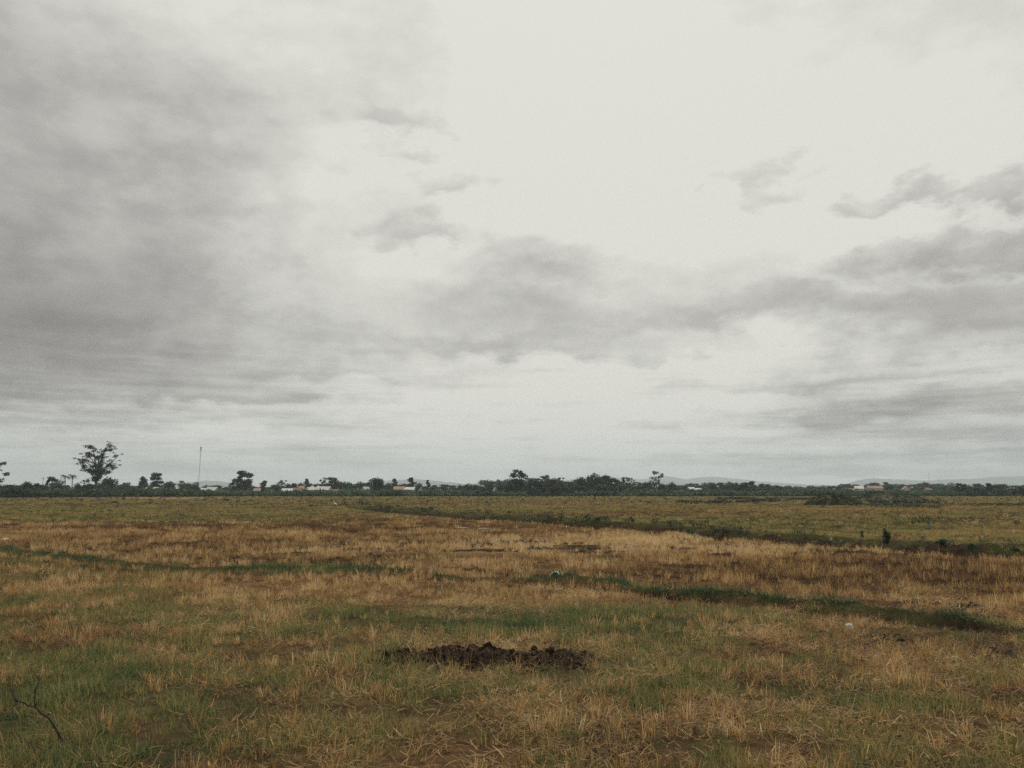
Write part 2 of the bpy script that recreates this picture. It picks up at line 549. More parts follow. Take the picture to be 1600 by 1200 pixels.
def build_ground():
    ys = np.concatenate([np.linspace(-40, 2, 22), np.geomspace(2.4, 130, 420), np.geomspace(135, 420, 70), np.geomspace(440, 7600, 44)])
    nt = 361
    tt = np.linspace(-1, 1, nt)
    tt = np.sign(tt) * np.abs(tt) ** 1.15
    Yg, Tg = np.meshgrid(ys, tt, indexing='ij')
    W = np.where(Yg < 4, 14.0, 14.0 + (Yg - 4) * 0.95)
    Xg = Tg * W
    x, y = Xg.ravel(), Yg.ravel()
    f = fields(x, y)
    z = height(x, y, f)
    V = np.stack([x, y, z], 1)
    nr = len(ys)
    i, j = np.meshgrid(np.arange(nr - 1), np.arange(nt - 1), indexing='ij')
    a = (i * nt + j).ravel()
    Q = np.stack([a, a + 1, a + nt + 1, a + nt], 1)
    me = bpy.data.meshes.new('ground')
    me.vertices.add(len(V))
    me.vertices.foreach_set('co', V.astype(np.float32).ravel())
    me.loops.add(Q.size)
    me.loops.foreach_set('vertex_index', Q.astype(np.int32).ravel())
    me.polygons.add(len(Q))
    me.polygons.foreach_set('loop_start', np.arange(0, Q.size, 4, dtype=np.int32))
    me.polygons.foreach_set('loop_total', np.full(len(Q), 4, dtype=np.int32))
    me.polygons.foreach_set('use_smooth', np.ones(len(Q), dtype=bool))
    me.update()
    scrub = sstep(y, 262 + 30 * (f['n3'] - 0.5), 300 + 30 * (f['n3'] - 0.5))
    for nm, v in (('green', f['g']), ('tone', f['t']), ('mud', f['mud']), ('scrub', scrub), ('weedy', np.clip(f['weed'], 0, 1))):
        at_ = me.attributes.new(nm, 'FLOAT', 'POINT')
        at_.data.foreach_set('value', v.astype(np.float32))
    m, N = new_mat('field_soil')
    A = lambda nm: N.n('ShaderNodeAttribute', attribute_name=nm).outputs['Fac']
    pos = N.n('ShaderNodeNewGeometry').outputs['Position']
    n1 = N.noise(pos, 9.0, 6, 0.65)
    n2 = N.noise(pos, 1.1, 5, 0.6)
    n3 = N.noise(pos, 45.0, 3, 0.6)
    straw = N.ramp(N.m('ADD', A('tone'), N.m('MULTIPLY', N.m('SUBTRACT', n1, 0.5), 0.9), clamp=True),
                   [(0.0, (0.030, 0.020, 0.013)), (0.35, (0.070, 0.043, 0.024)), (0.65, (0.15, 0.090, 0.044)), (1.0, (0.28, 0.175, 0.085))])
    green = N.ramp(N.m('ADD', N.m('ADD', N.m('MULTIPLY', n2, 0.35), N.m('MULTIPLY', n1, 0.4)), N.m('MULTIPLY', n3, 0.3)),
                   [(0.30, (0.018, 0.020, 0.011)), (0.55, (0.055, 0.052, 0.024)), (0.80, (0.15, 0.12, 0.055))])
    gf = N.mr(N.m('ADD', A('green'), N.m('MULTIPLY', N.m('SUBTRACT', n1, 0.5), 0.7)), 0.2, 0.8)
    c = N.mix(gf, straw, green)
    soil = N.ramp(n1, [(0.3, (0.018, 0.013, 0.010)), (0.7, (0.058, 0.039, 0.026))])
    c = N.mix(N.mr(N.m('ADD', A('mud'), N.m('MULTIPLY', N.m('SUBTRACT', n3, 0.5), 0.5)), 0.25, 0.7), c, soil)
    c = N.mix(A('weedy'), c, (0.022, 0.034, 0.02, 1))
    c = N.mix(A('scrub'), c, N.ramp(n2, [(0.3, (0.022, 0.036, 0.020)), (0.7, (0.055, 0.065, 0.034))]))
    finish(N, bsdf(N, c, 1.0, 0.0, bump(N, N.m('ADD', n1, N.m('MULTIPLY', n3, 0.4)), 0.7, 0.05)))
    o = link('ground', me, None, m)
    tag(o, 'flat harvested rice fields with green and golden patches', 'field', kind='structure')


build_ground()


# ------------------------------------------------------------------ hills on the horizon
def build_hills(name, prof, d0, d1, label, seed, mat):
    az_px = np.linspace(-500, 2100, 420)
    rows = 26
    V, Q = [], []
    top = lay(prof, az_px)
    for i in range(rows):
        s = i / (rows - 1)
        d = d0 + (d1 - d0) * s
        env = math.sin(min(1.0, s / 0.62) * math.pi / 2) if s < 0.62 else math.cos((s - 0.62) / 0.38 * math.pi / 2)
        x = (az_px - 800) / F * d / 1.0
        ridge = d0 + (d1 - d0) * 0.62
        H = np.maximum((HZ - top) / F * ridge + 1.0, 0)
        spur = fbm(x, np.full_like(x, d), 300, seed, 5)
        z = H * env * (0.80 + 0.4 * spur * (1 - 0.5 * env)) + (fbm(x, np.full_like(x, d * 1.7), 70, seed + 5, 3) - 0.5) * 16 * env * np.minimum(1, H / 35) - 3 * (1 - env)
        V += [(a, d, b) for a, b in zip(x, z)]
    n = len(az_px)
    for i in range(rows - 1):
        for j in range(n - 1):
            a = i * n + j
            Q.append((a, a + 1, a + n + 1, a + n))
    o = link(name, mesh_of(name, V, Q, True), None, mat)
    tag(o, label, 'hills', kind='structure')


hm, N_ = new_mat('wooded_slope')
p_ = N_.n('ShaderNodeNewGeometry').outputs['Position']
finish(N_, bsdf(N_, N_.ramp(N_.noise(p_, 0.02, 5, 0.6), [(0.3, (0.030, 0.045, 0.030)), (0.7, (0.075, 0.085, 0.055))]), 0.95, 0.1))
build_hills('hills', [(-500, 764), (-60, 758), (20, 757), (70, 762), (150, 763), (200, 758), (270, 763), (292, 754), (320, 750), (355, 751), (385, 759), (420, 763), (500, 757), (525, 752), (550, 755), (585, 757),
                      (610, 750), (642, 746), (668, 749), (700, 752), (730, 757), (770, 751), (800, 753), (860, 760), (1000, 757), (1035, 750), (1060, 753), (1090, 757), (1180, 761), (1215, 754), (1260, 757), (1310, 758), (1335, 750),
                      (1362, 746), (1400, 748), (1440, 750), (1475, 747), (1520, 746), (1560, 743), (1600, 740), (1700, 735), (2100, 750)],
            5000, 6000, 'hazy blue wooded hills along the horizon', 5, hm)
build_hills('hills.001', [(-500, 768), (560, 768), (700, 758), (800, 750), (832, 744), (860, 752), (900, 747), (950, 744), (1000, 748), (1040, 742), (1070, 748), (1110, 744), (1180, 749), (1260, 757), (1340, 768), (2100, 768)],
            6300, 7300, 'fainter bluish ridge behind the central grove', 15, hm)


# ------------------------------------------------------------------ scattered growth: tuft shapes
def blade(V, Fc, base, az, lean, L, w, curve=0.4, seg=2, tipw=0.15):
    """a bent tapering blade standing at base"""
    d = Vector((math.cos(az), math.sin(az), 0))
    sd = Vector((-math.sin(az), math.cos(az), 0))
    tw = R.uniform(-0.9, 0.9)
    sd = (sd * math.cos(tw) + d * math.sin(tw))
    b = len(V)
    p = Vector(base)
    th = lean
    for i in range(seg + 1):
        s = i / seg
        ww = w * (1 - (1 - tipw) * s ** 1.5) / 2
        V.append(p - sd * ww)
        V.append(p + sd * ww)
        step = L / seg
        p = p + (d * math.sin(th) + Vector((0, 0, 1)) * math.cos(th)) * step
        th += curve / seg
    for i in range(seg):
        a = b + 2 * i
        Fc.append((a, a + 1, a + 3, a + 2))


def tuft(name, n, rad, hlo, hhi, w, lean, curve, mat, seg=2, tipw=0.3):
    V, Fc = [], []
    for _ in range(n):
        r, a = rad * math.sqrt(R.random()), R.uniform(0, 2 * math.pi)
        az = a + R.uniform(-1.2, 1.2)
        blade(V, Fc, (r * math.cos(a), r * math.sin(a), -0.02), az, abs(R.gauss(0, lean)), R.uniform(hlo, hhi), w * R.uniform(0.7, 1.3), R.uniform(0, curve), seg, tipw)
    return bpy.data.objects.new(name, _m(mesh_of(name, V, Fc), mat))


def _m(me, mat):
    me.materials.append(mat)
    return me


def litter(name, n, rad, llo, lhi, w, mat, lift=0.05):
    V, Fc = [], []
    for _ in range(n):
        r, a = rad * math.sqrt(R.random()), R.uniform(0, 2 * math.pi)
        z = abs(R.gauss(0, lift))
        L = R.uniform(llo, lhi)
        blade(V, Fc, (r * math.cos(a), r * math.sin(a), z), R.uniform(0, 6.28), R.uniform(1.2, 1.65), L, w * R.uniform(0.5, 1.4), R.uniform(-1.1, 1.1), 3, 0.6)
    return bpy.data.objects.new(name, _m(mesh_of(name, V, Fc), mat))


def leafy(name, n, rad, h, w, mat):
    """a broad-leaved weed: short stems with paired oval leaves"""
    V, Fc = [], []
    for _ in range(n):
        r, a = rad * math.sqrt(R.random()), R.uniform(0, 6.28)
        zz = h * R.random() ** 0.7
        blade(V, Fc, (r * math.cos(a) * (0.4 + zz / h * 0.6), r * math.sin(a) * (0.4 + zz / h * 0.6), zz), a + R.uniform(-1, 1), R.uniform(0.3, 1.4), w * R.uniform(1.6, 3), w, R.uniform(0.2, 0.9), 2, 0.3)
    return bpy.data.objects.new(name, _m(mesh_of(name, V, Fc), mat))


def scatter(name, protos, P, rot, scl, var, tone, label, cat):
    coll = bpy.data.collections.new(name + '_shapes')
    for i, p in enumerate(protos):
        p.name = f'{name}_shape_{i:02d}'
        coll.objects.link(p)
    me = bpy.data.meshes.new(name)
    me.vertices.add(len(P))
    me.vertices.foreach_set('co', P.astype(np.float32).ravel())
    for nm, ty, v, key in (('rot', 'FLOAT_VECTOR', rot, 'vector'), ('scl', 'FLOAT_VECTOR', scl, 'vector'), ('variant', 'INT', var, 'value'), ('tone', 'FLOAT', tone, 'value')):
        a = me.attributes.new(nm, ty, 'POINT')
        a.data.foreach_set(key, (v.astype(np.int32) if ty == 'INT' else v.astype(np.float32)).ravel())
    o = link(name, me)
    ng = bpy.data.node_groups.new(name + '_growth', 'GeometryNodeTree')
    ng.interface.new_socket('Geometry', in_out='INPUT', socket_type='NodeSocketGeometry')
    ng.interface.new_socket('Geometry', in_out='OUTPUT', socket_type='NodeSocketGeometry')
    nd = ng.nodes
    gi, go = nd.new('NodeGroupInput'), nd.new('NodeGroupOutput')
    ci = nd.new('GeometryNodeCollectionInfo')
    ci.inputs[0].default_value = coll
    ci.inputs['Separate Children'].default_value = True
    ci.inputs['Reset Children'].default_value = True
    iop = nd.new('GeometryNodeInstanceOnPoints')
    iop.inputs['Pick Instance'].default_value = True

    def attr(nm, ty):
        a = nd.new('GeometryNodeInputNamedAttribute')
        a.data_type = ty
        a.inputs[0].default_value = nm
        return a.outputs[0]
    L = ng.links.new
    L(gi.outputs[0], iop.inputs['Points'])
    L(ci.outputs[0], iop.inputs['Instance'])
    L(attr('variant', 'INT'), iop.inputs['Instance Index'])
    e2r = nd.new('FunctionNodeEulerToRotation')
    L(attr('rot', 'FLOAT_VECTOR'), e2r.inputs[0])
    L(e2r.outputs[0], iop.inputs['Rotation'])
    L(attr('scl', 'FLOAT_VECTOR'), iop.inputs['Scale'])
    L(iop.outputs[0], go.inputs[0])
    md = o.modifiers.new('growth', 'NODES')
    md.node_group = ng
    tag(o, label, cat, kind='stuff')
    return o


def sample(bands):
    """random ground points: bands of (y0, y1, per square metre)"""
    X, Y, B = [], [], []
    for k, (y0, y1, dens) in enumerate(bands):
        w0, w1 = y0 * 0.70 + 3.0, y1 * 0.70 + 3.0
        n = int((w0 + w1) * (y1 - y0) * dens)
        # trapezoid
        u = RNG.random(n)
        y = y0 + (y1 - y0) * ((np.sqrt(w0 * w0 + u * (w1 * w1 - w0 * w0)) - w0) / (w1 - w0))
        x = (RNG.random(n) * 2 - 1) * (y * 0.70 + 3.0)
        X.append(x)
        Y.append(y)
        B.append(np.full(n, k))
    return np.concatenate(X), np.concatenate(Y), np.concatenate(B)


def grow(name, protos_by_band, bands, accept, tone, scale, label, cat, tilt=0.12):
    x, y, b = sample(bands)
    f = fields(x, y)
    keep = (RNG.random(len(x)) < accept(f, y)) & (f['water'] < 0.5)
    x, y, b = x[keep], y[keep], b[keep]
    f = {k: v[keep] for k, v in f.items()}
    z = height(x, y, f)
    P = np.stack([x, y, z], 1)
    n = len(x)
    rot = np.stack([RNG.normal(0, tilt, n), RNG.normal(0, tilt, n), RNG.random(n) * 6.283], 1)
    s = scale(f, y) * RNG.uniform(0.75, 1.3, n)
    scl = np.stack([s * RNG.uniform(0.85, 1.2, n), s * RNG.uniform(0.85, 1.2, n), s], 1)
    protos, off = [], []
    for lst in protos_by_band:
        off.append((len(protos), len(lst)))
        protos += lst
    var = np.zeros(n, int)
    for k, (o0, c) in enumerate(off):
        mk = b == k
        var[mk] = o0 + RNG.integers(0, c, mk.sum())
    t = np.clip(tone(f, y) + RNG.normal(0, 0.07, n), 0, 1)
    print(name, n)
    return scatter(name, protos, P, rot, scl, var, t, label, cat)


def growth():
    S, G, W = M['straw'], M['grass'], M['weed']
    bands = [(3.0, 15, 120), (15, 36, 44), (36, 100, 6.0), (100, 285, 0.75)]
    st = [[tuft('s', 20, 0.034, 0.05, 0.17, 0.0066, 0.42, 0.7, S) for _ in range(10)],
          [tuft('s', 18, 0.042, 0.06, 0.19, 0.0090, 0.40, 0.6, S) for _ in range(8)],
          [tuft('s', 15, 0.12, 0.07, 0.20, 0.020, 0.36, 0.5, S, 1) for _ in range(6)],
          [tuft('s', 12, 0.45, 0.08, 0.22, 0.060, 0.35, 0.3, S, 1) for _ in range(4)]]
    grow('stubble', st, [(3.0, 15, 62), (15, 36, 34), (36, 100, 6.0), (100, 285, 0.8)],
         lambda f, y: np.clip(1.08 - f['g'] * 0.85 - f['mud'] * 0.75 - f['bund'] * 0.9, 0.02, 1) * np.where(f['far'] > 0.5, 0.65, 1.0) * (0.12 + 1.0 * sstep(f['c1'], 0.36, 0.54)),
         lambda f, y: f['t'] + 0.05 + 0.6 * (f['c1'] - 0.5) + RNG.normal(0, 0.12, len(y)), lambda f, y: (0.78 + 0.14 * f['mid'] - 0.16 * f['far']) * (0.55 + 0.9 * f['c1']),
         'dry straw coloured rice stubble standing over the harvested fields', 'stubble')
    gr = [[tuft('g', 15, 0.075, 0.04, 0.14, 0.0070, 0.55, 0.9, G, 2, 0.12) for _ in range(8)],
          [tuft('g', 14, 0.105, 0.05, 0.16, 0.0105, 0.5, 0.8, G, 2, 0.15) for _ in range(6)],
          [tuft('g', 14, 0.24, 0.06, 0.17, 0.024, 0.5, 0.6, G, 1, 0.2) for _ in range(5)],
          [tuft('g', 12, 0.65, 0.07, 0.17, 0.070, 0.45, 0.5, G, 1, 0.2) for _ in range(4)]]
    gr.append([tuft('g', 15, 0.075, 0.03, 0.12, 0.0065, 0.6, 0.9, G, 2, 0.12) for _ in range(6)])
    grow('grass', gr, [(3.0, 15, 215), (15, 36, 66), (36, 100, 6.5), (100, 285, 0.75), (3.0, 8.5, 260)],
         lambda f, y: np.clip(f['g'] * 1.25 - 0.05 - f['mud'] * 0.75, 0.0, 1) * (0.22 + 0.9 * sstep(f['c2'], 0.38, 0.56)) * (1 - 0.6 * f['bank']) * (1 - 0.8 * f['scarp_shade']),
         lambda f, y: 0.62 + 0.6 * (f['n2'] - 0.5) - 0.55 * f['bund'] + 0.22 * f['far'] + 0.35 * (0.5 - f['g']) + 0.4 * (f['c2'] - 0.5) + RNG.normal(0, 0.10, len(y)), lambda f, y: (0.9 - 0.15 * f['far']) * (0.6 + 0.8 * f['c2']),
         'green grass growing through the stubble and along the low bund', 'grass')
    lt = [[litter('l', 26, 0.15, 0.03, 0.15, 0.0050, S, 0.022) for _ in range(8)], [litter('l', 16, 0.22, 0.05, 0.15, 0.0075, S, 0.02) for _ in range(5)]]
    grow('straw_litter', lt, [(3.0, 13, 95), (13, 34, 14)],
         lambda f, y: np.clip(f['near'] * (0.38 + 2.2 * (0.5 - f['n1']) + 0.5 * bell(f['px'], f['py'], 500, 1025, 190, 40) + 0.6 * bell(f['px'], f['py'], 900, 1025, 130, 20)
                                           + 0.4 * bell(f['px'], f['py'], 800, 1110, 200, 25) + 0.4 * bell(f['px'], f['py'], 1260, 1010, 180, 20)) * (0.2 + 1.2 * sstep(f['c1'], 0.4, 0.6)) + 0.35 * f['mid'] * f['c2'], 0, 1),
         lambda f, y: f['t'] + 0.08 + 0.5 * (f['c2'] - 0.5), lambda f, y: 1.0 + 0 * y,
         'loose flattened straw lying in tangles on the near field', 'straw', 0.08)
    wd = [[leafy('w', 30, 0.08, 0.09, 0.012, W) for _ in range(4)],
          [leafy('w', 40, 0.15, 0.16, 0.022, W) for _ in range(5)],
          [leafy('w', 36, 0.28, 0.24, 0.05, W) for _ in range(4)],
          [leafy('w', 30, 0.6, 0.30, 0.14, W) for _ in range(4)]]
    grow('weeds', wd, [(4, 15, 14), (15, 36, 15), (36, 110, 3.2), (110, 280, 0.9)],
         lambda f, y: np.clip((0.7 * f['bank'] + 0.45 * f['ditch']) * (0.15 + sstep(f['c1'], 0.42, 0.6)) + 0.10 * f['bund'] * sstep(f['n2'], 0.45, 0.6) + 1.2 * f['weed'] + 0.04 * f['near'] * (f['n1'] > 0.55) + 0.02 * f['far'], 0, 1),
         lambda f, y: 0.42 + 0.8 * (f['n2'] - 0.5) + 0.15 * f['far'] - 0.3 * f['weed'] - 0.2 * f['ditch'], lambda f, y: 0.62 + 0.5 * f['bank'] * (f['n1']) + 0 * y,
         'dark green weeds along the ditch banks', 'weeds')


growth()


# ------------------------------------------------------------------ trees
def limb_path(p0, p1, bend, n=4):
    p0, p1 = Vector(p0), Vector(p1)
    off = Vector((R.uniform(-1, 1), R.uniform(-1, 1), R.uniform(-0.3, 0.8))) * bend
    return [p0.lerp(p1, i / n) + off * math.sin(math.pi * i / n) for i in range(n + 1)]


def leaves(V, Fc, c, rad, n, size, shell=0.55):
    for _ in range(n):
        d = Vector((R.gauss(0, 1), R.gauss(0, 1), R.gauss(0, 1))).normalized()
        r = R.uniform(shell, 1.0) if R.random() < 0.75 else R.random()
        r *= 1 + R.gauss(0, 0.08)
        p = Vector(c) + Vector((d.x * rad[0], d.y * rad[1], d.z * rad[2])) * r
        a = Vector((R.gauss(0, 1), R.gauss(0, 1), R.gauss(0, 0.7))).normalized()
        b = a.cross(Vector((R.gauss(0, 1), R.gauss(0, 1), R.gauss(0, 1)))).normalized()
        s = size * R.uniform(0.6, 1.35)
        k = len(V)
        V += [p - a * s, p - b * s * 0.55, p + a * s, p + b * s * 0.55]
        Fc.append((k, k + 1, k + 2, k + 3))


def proto_tree(kind, seed):
    """a unit tree, height 1, crown about 1 across (scaled when placed): (trunk mesh, crown mesh)"""
    R.seed(seed)
    V, Fc = [], []
    T = MB()
    lobes = []
    if kind == 'round':
        th = 0.22
        for _ in range(9):
            a, r = R.uniform(0, 6.28), R.uniform(0, 0.27)
            z = R.uniform(0.36, 0.80)
            q = R.uniform(0.16, 0.25)
            lobes.append(((r * math.cos(a), r * math.sin(a), z), (q, q, q * 0.8), 95))
        for _ in range(7):
            a = R.uniform(0, 6.28)
            lobes.append(((0.33 * math.cos(a), 0.33 * math.sin(a), R.uniform(0.16, 0.4)), (0.16, 0.16, 0.15), 55))
    elif kind == 'puffy':
        th = 0.34
        for z0, r0, n in ((0.90, 0.17, 4), (0.76, 0.29, 6), (0.58, 0.30, 6), (0.42, 0.22, 5), (0.28, 0.16, 3)):
            for k in range(n):
                a = R.uniform(0, 6.28)
                r0 = r0 * R.uniform(0.75, 1.1)
                q = R.uniform(0.07, 0.15)
                lobes.append(((r0 * math.cos(a), r0 * math.sin(a), z0 + R.uniform(-0.06, 0.05)), (q * 1.25, q * 1.25, q * 0.7), 48))
    elif kind == 'tall':
        th = 0.2
        for k in range(15):
            z = 0.20 + 0.76 * k / 14
            a = R.uniform(0, 6.28)
            r = R.uniform(0.0, 0.33) * (1.08 - z)
            q = R.uniform(0.11, 0.20) * (1.15 - 0.6 * z)
            lobes.append(((r * math.cos(a), r * math.sin(a), z), (q * 1.25, q * 1.25, q * 0.5), 52))
    elif kind == 'cone':
        th = 0.12
        for k in range(14):
            z = 0.14 + 0.80 * k / 13
            q = 0.42 * (1 - z) ** 0.62 + 0.04
            lobes.append(((R.uniform(-.05, .05), R.uniform(-.05, .05), z), (q, q, 0.085), 70))
    elif kind == 'airy':
        th = 0.45
        for k in range(16):
            a = R.uniform(0, 6.28)
            z = R.uniform(0.42, 0.94)
            r = R.uniform(0.05, 0.42) * (1 - 0.3 * abs(z - 0.7))
            q = R.uniform(0.07, 0.12)
            lobes.append(((r * math.cos(a), r * math.sin(a), z), (q * 1.3, q * 1.3, q * 0.6), 30))
    elif kind == 'shrub':
        th = 0.15
        for _ in range(11):
            a, r = R.uniform(0, 6.28), R.uniform(0, 0.34)
            q = R.uniform(0.13, 0.24)
            lobes.append(((r * math.cos(a), r * math.sin(a), R.uniform(0.10, 0.80 - r)), (q, q, q * 0.9), 62))
    top = max(c[2] + r[2] for c, r, _ in lobes)
    for c, r, n in lobes:
        leaves(V, Fc, c, r, int(n * 1.5), 0.044 if kind != 'airy' else 0.034)
    T.tube([(0, 0, -0.02), (R.uniform(-.02, .02), 0, th * 0.6), (R.uniform(-.03, .03), R.uniform(-.03, .03), th), (0, 0, min(0.8, th + 0.3))], [0.042, 0.032, 0.027, 0.012], 7)
    for c, r, _ in R.sample(lobes, min(8, len(lobes))):
        if c[2] > th:
            T.tube(limb_path((0, 0, th * R.uniform(0.75, 1.1)), c, 0.03), [0.016, 0.013, 0.010, 0.007, 0.004], 5)
    zs = sorted(v.z for v in V)
    xs = sorted(abs(v.x) for v in V)
    kz, kx = 1.0 / zs[int(len(zs) * 0.995)], 0.5 / xs[int(len(xs) * 0.96)]
    sc = lambda L: [Vector((v.x * kx, v.y * kx, v.z * kz)) for v in L]
    T.V = sc(T.V)
    return T.mesh('trunk_' + kind, True), mesh_of('crown_' + kind, sc(V), Fc)


PROTO = {k: [proto_tree(k, 100 + 13 * i + len(k)) for i in range(n)] for k, n in (('round', 5), ('puffy', 4), ('tall', 4), ('cone', 2), ('airy', 4), ('shrub', 4))}
COUNT = {}


def place_tree(name, px, top, wpx, d, kind, mat, label, cat='tree', group=None, bark='bark'):
    base = at(px, HZ, d)
    H = (HZ - top) / F * d + CAMH
    w = wpx / F * d
    i = COUNT.get(kind, 0)
    COUNT[kind] = i + 1
    tm, cm = PROTO[kind][i % len(PROTO[kind])]
    e = empty(name, (base.x, d, -0.05), R.uniform(0, 6.28))
    tag(e, label, cat, group)
    for nm, me, mt in (('trunk', tm, M[bark]), ('crown', cm, M[mat])):
        o = link(nm, me, e, mt)
        o.scale = (w, w, H)
    return e


R.seed(21)
ORD = ['first', 'second', 'third', 'fourth', 'fifth', 'sixth', 'seventh', 'eighth', 'ninth', 'tenth', 'eleventh', 'twelfth', 'thirteenth', 'fourteenth', 'fifteenth', 'sixteenth',
       'seventeenth', 'eighteenth', 'nineteenth', 'twentieth', 'twenty-first', 'twenty-second', 'twenty-third', 'twenty-fourth', 'twenty-fifth', 'twenty-sixth', 'twenty-seventh', 'twenty-eighth', 'twenty-ninth', 'thirtieth']
WORD = {'round': 'round dense', 'puffy': 'clumpy layered', 'tall': 'slim upright', 'cone': 'pointed', 'airy': 'thin see-through', 'shrub': 'low bushy'}
TONE = {'leaf_dark': 'dark green', 'leaf_mid': 'mid green', 'leaf_olive': 'olive', 'leaf_pale': 'pale green', 'leaf_brown': 'brownish'}
